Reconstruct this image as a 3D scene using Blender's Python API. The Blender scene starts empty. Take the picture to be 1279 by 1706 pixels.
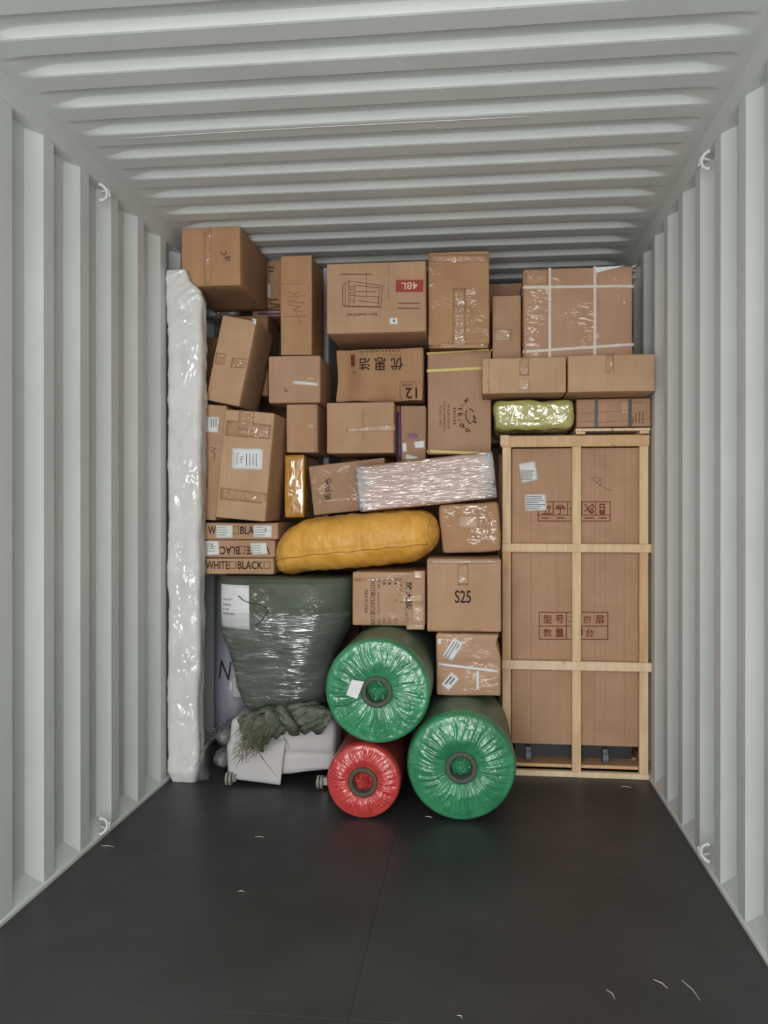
import bpy, math, random
from mathutils import Vector, Matrix, noise
from mathutils.bvhtree import BVHTree

# ------------------------------------------------------------------ camera, sky, exposure
scene = bpy.context.scene
COL = scene.collection
F, W_PX, H_PX = 1390.0, 1279.0, 1706.0
YAW = math.radians(6.36)
PITCH = -math.atan(2.0 / F)
EYE = 1.315
cam_d = bpy.data.cameras.new('camera')
cam_d.sensor_fit = 'VERTICAL'
cam_d.sensor_height = 24.0
cam_d.lens = 24.0 * F / H_PX
cam_d.clip_start = 0.05
cam = bpy.data.objects.new('camera', cam_d)
cam.location = (0, 0, EYE)
cam.rotation_euler = (math.pi / 2 + PITCH, 0, YAW)
COL.objects.link(cam)
scene.camera = cam

world = bpy.data.worlds.new('overcast_sky')
scene.world = world
world.use_nodes = True
wn = world.node_tree.nodes
bg = wn['Background']
bg.inputs['Color'].default_value = (1.0, 0.99, 0.98, 1)
bg.inputs['Strength'].default_value = 10.0

DOOR_Y = -2.0
pl = bpy.data.lights.new('door_opening_portal', 'AREA')
pl.shape = 'RECTANGLE'
pl.size, pl.size_y = 2.34, 2.66
pl.cycles.is_portal = True
portal = bpy.data.objects.new('door_opening_portal', pl)
portal.location = (-0.33, DOOR_Y, 1.35)
portal.rotation_euler = (math.pi / 2, 0, 0)
COL.objects.link(portal)

vs = scene.view_settings
vs.view_transform = 'Standard'
vs.look = 'None'
vs.exposure = 0.0
vs.gamma = 1.0
vs.use_curve_mapping = False
scene.cycles.use_denoising = True
scene.cycles.max_bounces = 10
scene.cycles.diffuse_bounces = 7
scene.cycles.glossy_bounces = 4
scene.cycles.transparent_max_bounces = 12
scene.cycles.caustics_reflective = False
scene.cycles.caustics_refractive = False

# ------------------------------------------------------------------ measuring helper
_cy, _sy = math.cos(YAW), math.sin(YAW)


def at(px, py, Y):
    """world point at depth plane Y (metres into the container) for a place measured in the photograph"""
    a = (px - W_PX / 2) / F
    b = -(py - H_PX / 2) / F
    cp, sp = math.cos(PITCH), math.sin(PITCH)
    fwd = Vector((-_sy * cp, _cy * cp, sp))
    right = Vector((_cy, _sy, 0))
    up = right.cross(fwd)
    d = fwd + right * a + up * b
    t = Y / d.y
    return Vector((d.x * t, Y, EYE + d.z * t))


def srgb(r, g, b):
    def f(c):
        c /= 255.0
        return c / 12.92 if c <= 0.04045 else ((c + 0.055) / 1.055) ** 2.4
    return (f(r), f(g), f(b), 1.0)


# ------------------------------------------------------------------ object helpers
def tag(o, label=None, cat=None, group=None, kind=None):
    if label: o['label'] = label
    if cat: o['category'] = cat
    if group: o['group'] = group
    if kind: o['kind'] = kind
    return o


def thing(name, label, cat, loc=(0, 0, 0), rot=(0, 0, 0), group=None):
    o = bpy.data.objects.new(name, None)
    o.empty_display_size = 0.05
    o.location = loc
    o.rotation_euler = rot
    COL.objects.link(o)
    return tag(o, label, cat, group)


def mobj(name, verts, faces, mat, parent=None, smooth=False, label=None, kind=None):
    me = bpy.data.meshes.new(name)
    me.from_pydata([tuple(v) for v in verts], [], faces)
    me.update()
    if smooth:
        me.polygons.foreach_set('use_smooth', [True] * len(me.polygons))
    if mat: me.materials.append(mat)
    o = bpy.data.objects.new(name, me)
    COL.objects.link(o)
    o.parent = parent
    return tag(o, label, kind=kind)


class MB:
    def __init__(s): s.v, s.f = [], []

    def add(s, v, f):
        n = len(s.v)
        s.v += [Vector(p) for p in v]
        s.f += [tuple(i + n for i in q) for q in f]
        return s

    def box(s, x0, x1, y0, y1, z0, z1):
        v = [(x0, y0, z0), (x1, y0, z0), (x1, y1, z0), (x0, y1, z0), (x0, y0, z1), (x1, y0, z1), (x1, y1, z1), (x0, y1, z1)]
        return s.add(v, [(3, 2, 1, 0), (4, 5, 6, 7), (0, 1, 5, 4), (1, 2, 6, 5), (2, 3, 7, 6), (3, 0, 4, 7)])

    def tube(s, pts, r, n=8, cap=True):
        pts = [Vector(p) for p in pts]
        rs = r if isinstance(r, (list, tuple)) else [r] * len(pts)
        v, f = [], []
        ref = Vector((0.13, 0.27, 0.95))
        for i, p in enumerate(pts):
            t = (pts[min(i + 1, len(pts) - 1)] - pts[max(i - 1, 0)]).normalized()
            a = t.cross(ref)
            if a.length < 1e-3: a = t.cross(Vector((1, 0, 0)))
            a.normalize()
            b = t.cross(a)
            for k in range(n):
                th = 2 * math.pi * k / n
                v.append(p + (a * math.cos(th) + b * math.sin(th)) * rs[i])
        for i in range(len(pts) - 1):
            for k in range(n):
                f.append((i * n + k, i * n + (k + 1) % n, (i + 1) * n + (k + 1) % n, (i + 1) * n + k))
        if cap:
            f.append(tuple(range(n - 1, -1, -1)))
            f.append(tuple((len(pts) - 1) * n + k for k in range(n)))
        return s.add(v, f)

    def build(s, name, mat, parent=None, smooth=False, label=None, kind=None):
        return mobj(name, s.v, s.f, mat, parent, smooth, label, kind)


def bevelled_box(x0, x1, y0, y1, z0, z1, c):
    """box with chamfered edges"""
    v, f = [], []
    lo, hi = (x0, y0, z0), (x1, y1, z1)
    idx = {}
    for sx in (0, 1):
        for sy in (0, 1):
            for sz in (0, 1):
                for ax in range(3):
                    p = []
                    for a, sgn in enumerate((sx, sy, sz)):
                        base = hi[a] if sgn else lo[a]
                        p.append(base if a == ax else base + (-c if sgn else c))
                    idx[(sx, sy, sz, ax)] = len(v)
                    v.append(p)
    for ax in range(3):
        o1, o2 = [a for a in range(3) if a != ax]
        for sg in (0, 1):
            q = []
            for (p, r) in ((0, 0), (1, 0), (1, 1), (0, 1)):
                k = [0, 0, 0]
                k[ax], k[o1], k[o2] = sg, p, r
                q.append(idx[(*k, ax)])
            f.append(tuple(q))
    for ax in range(3):                      # edges along ax
        o1, o2 = [a for a in range(3) if a != ax]
        for p in (0, 1):
            for r in (0, 1):
                k0, k1 = [0, 0, 0], [0, 0, 0]
                k0[ax], k1[ax] = 0, 1
                for k in (k0, k1): k[o1], k[o2] = p, r
                f.append((idx[(*k0, o1)], idx[(*k1, o1)], idx[(*k1, o2)], idx[(*k0, o2)]))
    for sx in (0, 1):
        for sy in (0, 1):
            for sz in (0, 1):
                f.append(tuple(idx[(sx, sy, sz, a)] for a in range(3)))
    # consistent outward winding
    c0 = Vector(((x0 + x1) / 2, (y0 + y1) / 2, (z0 + z1) / 2))
    out = []
    for q in f:
        p = [Vector(v[i]) for i in q]
        n = (p[1] - p[0]).cross(p[2] - p[0])
        m = sum(p, Vector()) / len(p)
        out.append(q if n.dot(m - c0) > 0 else tuple(reversed(q)))
    return v, out


# ------------------------------------------------------------------ materials
_mats = {}


def new_mat(name):
    m = bpy.data.materials.new(name)
    m.use_nodes = True
    nt = m.node_tree
    return m, nt, nt.nodes['Principled BSDF']


def N(nt, t, **kw):
    n = nt.nodes.new(t)
    for k, val in kw.items():
        if k.startswith('i_'):
            key = k[2:]
            key = int(key) if key.isdigit() else key.replace('_', ' ')
            n.inputs[key].default_value = val
        else:
            setattr(n, k, val)
    return n


def mixc(nt, fac, a, b, mode='MIX'):
    n = nt.nodes.new('ShaderNodeMix')
    n.data_type = 'RGBA'
    n.blend_type = mode
    for sock, val in ((n.inputs[0], fac), (n.inputs[6], a), (n.inputs[7], b)):
        if isinstance(val, bpy.types.NodeSocket): nt.links.new(val, sock)
        else: sock.default_value = val
    return n.outputs[2]


def ramp(nt, src, stops):
    n = nt.nodes.new('ShaderNodeValToRGB')
    el = n.color_ramp.elements
    el[0].position, el[0].color = stops[0][0], (stops[0][1],) * 3 + (1,)
    el[1].position, el[1].color = stops[-1][0], (stops[-1][1],) * 3 + (1,)
    for p, val in stops[1:-1]:
        e = el.new(p)
        e.color = (val,) * 3 + (1,)
    nt.links.new(src, n.inputs[0])
    return n.outputs[0]


def coords(nt, scale=(1, 1, 1), rot=(0, 0, 0), gen='Object'):
    tc = nt.nodes.new('ShaderNodeTexCoord')
    mp = nt.nodes.new('ShaderNodeMapping')
    mp.inputs['Scale'].default_value = scale
    mp.inputs['Rotation'].default_value = rot
    nt.links.new(tc.outputs[gen], mp.inputs[0])
    return mp.outputs[0]


def noise_tex(nt, vec, scale, detail=3, dist=0.0, rough=0.5):
    n = N(nt, 'ShaderNodeTexNoise')
    n.inputs['Scale'].default_value = scale
    n.inputs['Detail'].default_value = detail
    n.inputs['Distortion'].default_value = dist
    n.inputs['Roughness'].default_value = rough
    nt.links.new(vec, n.inputs['Vector'])
    return n.outputs[0]


def bump(nt, height, strength, dist, normal=None):
    b = N(nt, 'ShaderNodeBump')
    b.inputs['Strength'].default_value = strength
    b.inputs['Distance'].default_value = dist
    nt.links.new(height, b.inputs['Height'])
    if normal is not None: nt.links.new(normal, b.inputs['Normal'])
    return b.outputs[0]


def plain(name, col, rough=0.6, metal=0.0, spec=0.5):
    if name in _mats: return _mats[name]
    m, nt, b = new_mat(name)
    b.inputs['Base Color'].default_value = col
    b.inputs['Roughness'].default_value = rough
    b.inputs['Metallic'].default_value = metal
    b.inputs['Specular IOR Level'].default_value = spec
    v = coords(nt)
    n = noise_tex(nt, v, 40, 4)
    r = ramp(nt, n, ((0.3, 0.9), (0.7, 1.0)))
    nt.links.new(mixc(nt, 1.0, col, r, 'MULTIPLY'), b.inputs['Base Color'])
    _mats[name] = m
    return m


def paint_mat():
    m, nt, b = new_mat('grey_white_container_paint')
    v = coords(nt)
    n = noise_tex(nt, v, 2.2, 5, 0.3)
    c = mixc(nt, ramp(nt, n, ((0.35, 0.0), (0.7, 1.0))), srgb(204, 208, 206), srgb(211, 215, 213))
    sp = noise_tex(nt, coords(nt, (1, 1, 0.12)), 22, 5)
    c = mixc(nt, ramp(nt, sp, ((0.62, 0.0), (0.75, 0.35))), c, srgb(196, 196, 188))
    nt.links.new(c, b.inputs['Base Color'])
    b.inputs['Roughness'].default_value = 0.5
    b.inputs['Specular IOR Level'].default_value = 0.35
    nt.links.new(bump(nt, noise_tex(nt, v, 9, 3), 0.12, 0.02), b.inputs['Normal'])
    return m


def floor_mat():
    m, nt, b = new_mat('dark_coated_plywood')
    v = coords(nt)
    n = noise_tex(nt, v, 1.7, 6, 0.4)
    c = mixc(nt, ramp(nt, n, ((0.3, 0.0), (0.75, 1.0))), srgb(48, 48, 49), srgb(66, 66, 66))
    sc = noise_tex(nt, coords(nt, (1.0, 0.12, 1), (0, 0, 0.15)), 60, 4)
    c = mixc(nt, ramp(nt, sc, ((0.66, 0.0), (0.8, 0.45))), c, srgb(88, 86, 82))
    nt.links.new(c, b.inputs['Base Color'])
    r = N(nt, 'ShaderNodeMapRange')
    r.inputs['To Min'].default_value, r.inputs['To Max'].default_value = 0.36, 0.56
    nt.links.new(noise_tex(nt, v, 6, 5), r.inputs['Value'])
    nt.links.new(r.outputs[0], b.inputs['Roughness'])
    b.inputs['Specular IOR Level'].default_value = 0.45
    nt.links.new(bump(nt, noise_tex(nt, v, 160, 3), 0.15, 0.002), b.inputs['Normal'])
    return m


def card_mat(tone=0, wrap=0.0, flute='z'):
    """corrugated cardboard; wrap > 0 adds a stretched clear film over it"""
    key = ('card', tone, wrap, flute)
    if key in _mats: return _mats[key]
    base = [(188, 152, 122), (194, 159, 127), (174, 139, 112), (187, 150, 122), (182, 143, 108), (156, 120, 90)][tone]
    m, nt, b = new_mat('cardboard')
    v = coords(nt)
    a = srgb(*base)
    d = srgb(base[0] - 20, base[1] - 19, base[2] - 18)
    n = noise_tex(nt, v, 5.0, 5, 0.5)
    c = mixc(nt, ramp(nt, n, ((0.35, 0.0), (0.75, 0.8))), a, d)
    sc = (90, 90, 1.5) if flute == 'z' else (1.5, 90, 90)
    fl = noise_tex(nt, coords(nt, sc), 1.0, 2)
    c = mixc(nt, ramp(nt, fl, ((0.35, 0.0), (0.7, 0.28))), c, d)
    nt.links.new(c, b.inputs['Base Color'])
    b.inputs['Roughness'].default_value = 0.72
    b.inputs['Specular IOR Level'].default_value = 0.25
    nt.links.new(bump(nt, fl, 0.10, 0.002, bump(nt, noise_tex(nt, v, 14, 3), 0.25, 0.01)), b.inputs['Normal'])
    if wrap:
        film_coat(nt, b, wrap, mask=7.0)
    _mats[key] = m
    return m


def film_coat(nt, b, weight, scale=(9, 9, 22), rot=(0, 0.5, 0.2), strength=0.7, rough=0.07, ior=1.85, mask=None):
    b.inputs['Coat Weight'].default_value = weight
    b.inputs['Coat Roughness'].default_value = rough
    b.inputs['Coat IOR'].default_value = ior
    w = noise_tex(nt, coords(nt, scale, rot), 1.0, 1, 1.2, 0.5)
    w2 = noise_tex(nt, coords(nt, tuple(2.6 * s for s in scale), rot), 1.0, 0, 0.6)
    nt.links.new(bump(nt, w2, strength, 0.007, bump(nt, w, strength, 0.03)), b.inputs['Coat Normal'])
    if mask:                                  # film clings only in patches
        k = noise_tex(nt, coords(nt), mask, 2, 0.5)
        nt.links.new(ramp(nt, k, ((0.46, 0.0), (0.62, weight))), b.inputs['Coat Weight'])


def plastic(name, col, dark, rough=0.3, scale=(10, 10, 10), rot=(0, 0, 0), strength=0.5, coat=0.6, weave=0, spec=0.5, cstr=None, mask=None):
    if name in _mats: return _mats[name]
    m, nt, b = new_mat(name)
    v = coords(nt)
    n = noise_tex(nt, coords(nt, scale, rot), 0.5, 5, 0.8)
    c = mixc(nt, ramp(nt, n, ((0.35, 0.0), (0.7, 1.0))), col, dark)
    nrm = bump(nt, noise_tex(nt, coords(nt, scale, rot), 1.0, 4, 1.0), strength, 0.03)
    if weave:
        wv = noise_tex(nt, coords(nt, (weave, weave, weave * 0.15)), 1.0, 1)
        c = mixc(nt, ramp(nt, wv, ((0.35, 0.0), (0.65, 0.3))), c, dark)
        nrm = bump(nt, wv, 0.15, 0.003, nrm)
    nt.links.new(c, b.inputs['Base Color'])
    b.inputs['Roughness'].default_value = rough
    b.inputs['Specular IOR Level'].default_value = spec
    nt.links.new(nrm, b.inputs['Normal'])
    if coat:
        film_coat(nt, b, coat, tuple(1.6 * s for s in scale), rot, cstr or strength, mask=mask)
    _mats[name] = m
    return m


def clear_film(name='clear_stretch_film', amount=0.26, scale=(6, 6, 40), rot=(0, 0.15, 0)):
    if name in _mats: return _mats[name]
    m = bpy.data.materials.new(name)
    m.use_nodes = True
    nt = m.node_tree
    nt.nodes.clear()
    out = N(nt, 'ShaderNodeOutputMaterial')
    mix = N(nt, 'ShaderNodeMixShader')
    tr = N(nt, 'ShaderNodeBsdfTransparent')
    tr.inputs[0].default_value = (0.93, 0.94, 0.94, 1)
    pr = N(nt, 'ShaderNodeBsdfGlossy')
    pr.inputs['Color'].default_value = (0.92, 0.93, 0.93, 1)
    pr.inputs['Roughness'].default_value = 0.13
    w = noise_tex(nt, coords(nt, scale, rot), 1.0, 2, 1.2, 0.5)
    nt.links.new(bump(nt, w, 0.8, 0.016), pr.inputs['Normal'])
    r = ramp(nt, w, ((0.40, amount * 0.35), (0.60, amount * 0.8), (0.68, amount * 1.6)))
    nt.links.new(r, mix.inputs[0])
    nt.links.new(tr.outputs[0], mix.inputs[1])
    df = N(nt, 'ShaderNodeBsdfDiffuse')
    df.inputs['Color'].default_value = (0.75, 0.76, 0.76, 1)
    hz = N(nt, 'ShaderNodeMixShader')
    hz.inputs[0].default_value = 0.4
    nt.links.new(pr.outputs[0], hz.inputs[1])
    nt.links.new(df.outputs[0], hz.inputs[2])
    nt.links.new(hz.outputs[0], mix.inputs[2])
    nt.links.new(mix.outputs[0], out.inputs[0])
    _mats[name] = m
    return m


def tape_mat(name='clear_brown_tape', col=(176, 139, 106)):
    if name in _mats: return _mats[name]
    m, nt, b = new_mat(name)
    v = coords(nt)
    n = noise_tex(nt, v, 18, 3, 0.5)
    nt.links.new(mixc(nt, ramp(nt, n, ((0.35, 0.0), (0.7, 1.0))), srgb(*col), srgb(col[0] - 14, col[1] - 14, col[2] - 14)), b.inputs['Base Color'])
    b.inputs['Roughness'].default_value = 0.5
    b.inputs['Specular IOR Level'].default_value = 0.2
    b.inputs['Coat Weight'].default_value = 1.0
    b.inputs['Coat IOR'].default_value = 1.7
    b.inputs['Coat Roughness'].default_value = 0.05
    w = noise_tex(nt, coords(nt, (22, 22, 34), (0, 0.5, 0)), 1.0, 1, 1.6)
    nt.links.new(bump(nt, w, 1.0, 0.012), b.inputs['Coat Normal'])
    nt.links.new(ramp(nt, noise_tex(nt, v, 16, 2), ((0.45, 0.1), (0.6, 1.0))), b.inputs['Coat Weight'])
    _mats[name] = m
    return m


def wood_mat(tone=0):
    key = ('wood', tone)
    if key in _mats: return _mats[key]
    base = [(232, 202, 162), (218, 180, 138), (236, 214, 180)][tone]
    m, nt, b = new_mat('raw_pine')
    v = coords(nt)
    g = noise_tex(nt, coords(nt, (45, 45, 4)), 1.0, 4, 0.6)
    c = mixc(nt, ramp(nt, g, ((0.3, 0.0), (0.75, 0.7))), srgb(*base), srgb(base[0] - 34, base[1] - 38, base[2] - 42))
    k = noise_tex(nt, v, 7, 2)
    c = mixc(nt, ramp(nt, k, ((0.72, 0.0), (0.78, 0.7))), c, srgb(140, 100, 62))
    nt.links.new(c, b.inputs['Base Color'])
    b.inputs['Roughness'].default_value = 0.65
    nt.links.new(bump(nt, g, 0.2, 0.003), b.inputs['Normal'])
    _mats[key] = m
    return m


PAINT = paint_mat()
FLOOR = floor_mat()
INK = plain('black_ink', srgb(62, 48, 42), 0.7, spec=0.1)
INK_SOFT = plain('faded_brown_ink', srgb(128, 94, 72), 0.8, spec=0.1)
INK_RED = plain('dark_red_ink', srgb(122, 66, 54), 0.8, spec=0.1)
INK_GREY = plain('grey_print', srgb(120, 122, 128), 0.7, spec=0.1)
RED_PRINT = plain('red_print', srgb(162, 76, 64), 0.7, spec=0.1)
PALE_PRINT = plain('pale_print', srgb(225, 190, 165), 0.7, spec=0.1)
PURPLE = plain('purple_print', srgb(86, 52, 92), 0.55)
PURPLE_SOFT = plain('faded_purple_print', srgb(140, 104, 122), 0.7)
PAPER = plain('white_paper', srgb(228, 229, 230), 0.6)
PAPER_MINT = plain('pale_green_paper', srgb(222, 228, 220), 0.6)
TAPE = tape_mat()
TAPE_PALE = tape_mat('pale_clear_tape', (190, 160, 132))
STRAP_WHITE = plain('white_strapping', srgb(214, 206, 194), 0.4)
STRAP_YELLOW = plain('yellow_strapping', srgb(214, 196, 100), 0.4)
STRAP_BLACK = plain('dark_grey_strapping', srgb(66, 68, 74), 0.35)
DARK = plain('base_void_black', srgb(26, 27, 30), 0.5)  # near-black for the machine base and the shaded void around it
STEEL = plain('bright_steel', srgb(190, 190, 188), 0.3, 0.9)

# ------------------------------------------------------------------ the container
XL, XR = -1.50, 0.84
Y_END = 5.6
ROOF = 2.70


def corrugated_wall(name, xin, side, phase):
    p, depth = 0.27, 0.036
    prof = []
    k = int((DOOR_Y - phase) / p) - 1
    while True:
        e = phase + k * p
        for yy, dd in ((e - 0.072, 0), (e, 0), (e + 0.066, depth), (e + 0.136, depth)):
            if DOOR_Y <= yy <= Y_END + 0.3: prof.append((yy, dd))
        k += 1
        if e > Y_END + 0.3: break
    v, f = [], []
    zs = (0.0, 0.7, 1.4, 2.1, ROOF)
    for (yy, dd) in prof:
        for z in zs: v.append((xin + side * dd, yy, z))
    n = len(zs)
    for i in range(len(prof) - 1):
        for j in range(n - 1):
            q = (i * n + j, (i + 1) * n + j, (i + 1) * n + j + 1, i * n + j + 1)
            f.append(q if side < 0 else tuple(reversed(q)))
    return tag(mobj(name, v, f, PAINT), kind='structure')


wl = corrugated_wall('wall_left', XL, -1, 2.56)
wr = corrugated_wall('wall_right', XR, 1, 2.81)


def rail(name, pts):
    """profile (x,z) swept along the container"""
    m = MB()
    n = len(pts)
    v = [(x, y, z) for y in (DOOR_Y, Y_END) for (x, z) in pts]
    f = [(i, (i + 1) % n, n + (i + 1) % n, n + i) for i in range(n)]
    f += [tuple(range(n - 1, -1, -1)), tuple(range(n, 2 * n))]
    m.add(v, f)
    return tag(m.build(name, PAINT), kind='structure')


for s, xi, nm in ((-1, XL, 'trim_1'), (1, XR, 'trim_2')):
    rail(nm, [(xi - s * 0.008, ROOF - 0.078), (xi - s * 0.008, ROOF + 0.005), (xi + s * 0.06, ROOF + 0.005), (xi + s * 0.06, ROOF - 0.078)])
for s, xi, nm in ((-1, XL, 'baseboard_left'), (1, XR, 'baseboard_right')):
    rail(nm, [(xi - s * 0.006, 0.0), (xi - s * 0.006, 0.012), (xi + s * 0.002, 0.02), (xi + s * 0.034, 0.075), (xi + s * 0.06, 0.075), (xi + s * 0.06, 0.0)])

# roof: stamped ribs running across
ys, hs = [], []
per, ph = 0.2075, 2.31
k = int((DOOR_Y - ph) / per) - 1
while ph + k * per < Y_END + 0.3:
    c = ph + k * per
    for dy, h in ((-0.108, 0), (-0.100, 0.10), (-0.082, 0.9), (-0.074, 1), (-0.020, 1), (-0.012, 0.92), (0.010, 0.08), (0.018, 0)):
        if DOOR_Y < c + dy < Y_END + 0.3:
            ys.append(c + dy)
            hs.append(h)
    k += 1
xs, gs = [], []
x0, x1 = XL - 0.02, XR + 0.02
END = [(0.035 + 0.15 * i / 10, (lambda t: t * t * (3 - 2 * t))(i / 10)) for i in range(11)]
for x, g in [(x0, 0)] + [(XL + a, g) for a, g in END]:
    xs.append(x); gs.append(g)
for i in range(1, 12):
    xs.append(XL + 0.185 + (XR - XL - 0.37) * i / 12); gs.append(1)
for x, g in [(XR - a, g) for a, g in reversed(END)] + [(x1, 0)]:
    xs.append(x); gs.append(g)
v, f = [], []
for y, h in zip(ys, hs):
    for x, g in zip(xs, gs):
        v.append((x, y, ROOF + 0.026 * h * g + 0.003 * noise.noise(Vector((x * 1.3, y * 1.3, 0)))))
n = len(xs)
for i in range(len(ys) - 1):
    for j in range(n - 1):
        f.append((i * n + j, (i + 1) * n + j, (i + 1) * n + j + 1, i * n + j + 1))
ceil = tag(mobj('ceiling', v, f, PAINT, smooth=False), kind='structure')

sc_ = MB()
sp_ = [at(x, y, 1.0) for x, y in ((205, 231), (360, 221), (520, 212), (700, 203), (880, 194))]
sp_ = [Vector((0, 0, EYE)) + (p - Vector((0, 0, EYE))) * ((ROOF - 0.004 - EYE) / (p.z - EYE)) for p in sp_]
sc_.tube(sp_, 0.0012, 6)
sc_.build('thread', plain('pale_thread', srgb(226, 226, 222), 0.6), ceil, True)

back = MB()
for i in range(8):
    xa = XL + (XR - XL) * i / 8
    back.add([(xa, Y_END - 0.05, 0), (xa + 0.1, Y_END - 0.05, 0), (xa + 0.15, Y_END, 0), (xa + (XR - XL) / 8, Y_END, 0),
              (xa, Y_END - 0.05, ROOF), (xa + 0.1, Y_END - 0.05, ROOF), (xa + 0.15, Y_END, ROOF), (xa + (XR - XL) / 8, Y_END, ROOF)],
             [(0, 1, 5, 4), (1, 2, 6, 5), (2, 3, 7, 6)])
back.box(XL - 0.1, XR + 0.1, Y_END + 0.005, Y_END + 0.02, -0.06, ROOF + 0.1)
tag(back.build('wall_back', PAINT), kind='structure')

# floor: sub-floor and plywood panels with narrow joints
fl = MB().box(XL - 0.05, XR + 0.05, DOOR_Y, Y_END, -0.06, -0.022)
fo = tag(fl.build('floor', plain('joint_shadow_ply', srgb(34, 31, 28), 0.8)), kind='structure')
mid = (XL + XR) / 2
for (ya, yb) in ((DOOR_Y, 2.13), (2.13, 4.53), (4.53, Y_END)):
    for (xa, xb) in ((XL - 0.03, mid), (mid, XR + 0.03)):
        vv, ff = bevelled_box(xa + 0.0004, xb - 0.0004, ya + 0.0006, yb - 0.0006, -0.022, 0.0, 0.0006)
        mobj('floor_panel', vv, ff, FLOOR, fo)


# lashing rings welded under the top rails and above the floor
def lashing(wall, x, y, z, s, up):
    m = MB()
    pts = []
    for i in range(13):
        a = math.pi * i / 12
        pts.append((x - s * (0.002 + 0.026 * math.sin(a)), y + 0.02 * math.sin(a), z + up * 0.032 * math.cos(a)))
    m.tube(pts, 0.0065, 8)
    m.tube([(x + s * 0.005, y + 0.03, z - up * 0.01), (x - s * 0.03, y + 0.028, z - up * 0.02), (x - s * 0.034, y + 0.03, z + up * 0.012)], 0.006, 8)
    m.build('lashing_ring', PAINT, wall, True)


for y in (3.18, 1.8, 4.58):
    lashing(wl, XL, y, 2.585, -1, -1)
    lashing(wl, XL, y, 0.055, -1, 1)
for y in (3.13, 1.75, 4.55):
    lashing(wr, XR, y, 2.585, 1, -1)
    lashing(wr, XR, y, 0.075, 1, 1)


# ------------------------------------------------------------------ cartons
def grid_axis(h, r, n):
    a = [-h, -h + 0.3 * r, -h + r]
    for i in range(1, n):
        a.append(-h + r + (2 * h - 2 * r) * i / n)
    return a + [h - r, h - 0.3 * r, h]


def soft_box(w, d, h, r=0.006, amp=0.002, seed=0, n=8, freq=5.0, warp=None, pinch=0.0):
    """rounded box, slightly uneven, x in +-w/2, y in +-d/2, z 0..h"""
    ax = [grid_axis(w / 2, r, n), grid_axis(d / 2, r, n), grid_axis(h / 2, r, n)]
    H = (w / 2, d / 2, h / 2)
    verts, faces, index = [], [], {}

    def vid(p):
        key = (round(p[0], 6), round(p[1], 6), round(p[2], 6))
        if key not in index:
            index[key] = len(verts)
            verts.append(Vector(p))
        return index[key]
    for a in range(3):
        b, c = (a + 1) % 3, (a + 2) % 3
        for sg in (-1, 1):
            for i in range(len(ax[b]) - 1):
                for j in range(len(ax[c]) - 1):
                    q = []
                    for (di, dj) in ((0, 0), (1, 0), (1, 1), (0, 1)):
                        p = [0, 0, 0]
                        p[a] = sg * H[a]
                        p[b] = ax[b][i + di]
                        p[c] = ax[c][j + dj]
                        q.append(vid(p))
                    faces.append(tuple(q if sg > 0 else reversed(q)))
    out = []
    off = Vector((seed * 7.13, seed * 3.7, seed * 1.9))
    for p in verts:
        inner = Vector([max(-H[i] + r, min(H[i] - r, p[i])) for i in range(3)])
        dvec = p - inner
        nn = dvec.normalized() if dvec.length > 1e-9 else Vector((0, 0, 1))
        q = inner + nn * r
        edge = 1.0
        for i in range(3):
            edge = min(edge, 1.0)
        q += nn * amp * noise.noise(q * freq + off)
        q += noise.noise_vector(q * 2.2 + off) * amp * 0.8
        if pinch:
            k = max(0, abs(q.x) / H[0]) * max(0, abs(q.z) / H[2])
            q.x *= 1 - pinch * k * k
            q.z *= 1 - pinch * k * k
        if warp: q = warp(q, w, d, h)
        q.z += h / 2
        out.append(q)
    # keep the lowest point at z = 0
    return out, faces


class Carton:
    pass


_texts = {}


def text_mesh(s, bold=0.0):
    if (s, bold) in _texts: return _texts[(s, bold)]
    cu = bpy.data.curves.new('lettering', 'FONT')
    cu.body = s
    cu.size = 1.0
    cu.resolution_u = 3
    cu.offset = bold
    cu.align_x = 'CENTER'
    o = bpy.data.objects.new('lettering', cu)
    COL.objects.link(o)
    dg = bpy.context.evaluated_depsgraph_get()
    me = o.evaluated_get(dg).to_mesh()
    v = [Vector((p.co.x, p.co.y)) for p in me.vertices]
    f = [tuple(p.vertices) for p in me.polygons]
    o.evaluated_get(dg).to_mesh_clear()
    bpy.data.objects.remove(o)
    bpy.data.curves.remove(cu)
    if v:
        lo = Vector((min(p.x for p in v), min(p.y for p in v)))
        hi = Vector((max(p.x for p in v), max(p.y for p in v)))
        c = (lo + hi) / 2
        sz = hi - lo
        v = [p - c for p in v]
    else:
        sz = Vector((1, 1))
    _texts[(s, bold)] = (v, f, sz)
    return _texts[(s, bold)]


def rect(l, t, r, b):
    return [(l, t), (r, t), (r, b), (l, b)]


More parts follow.
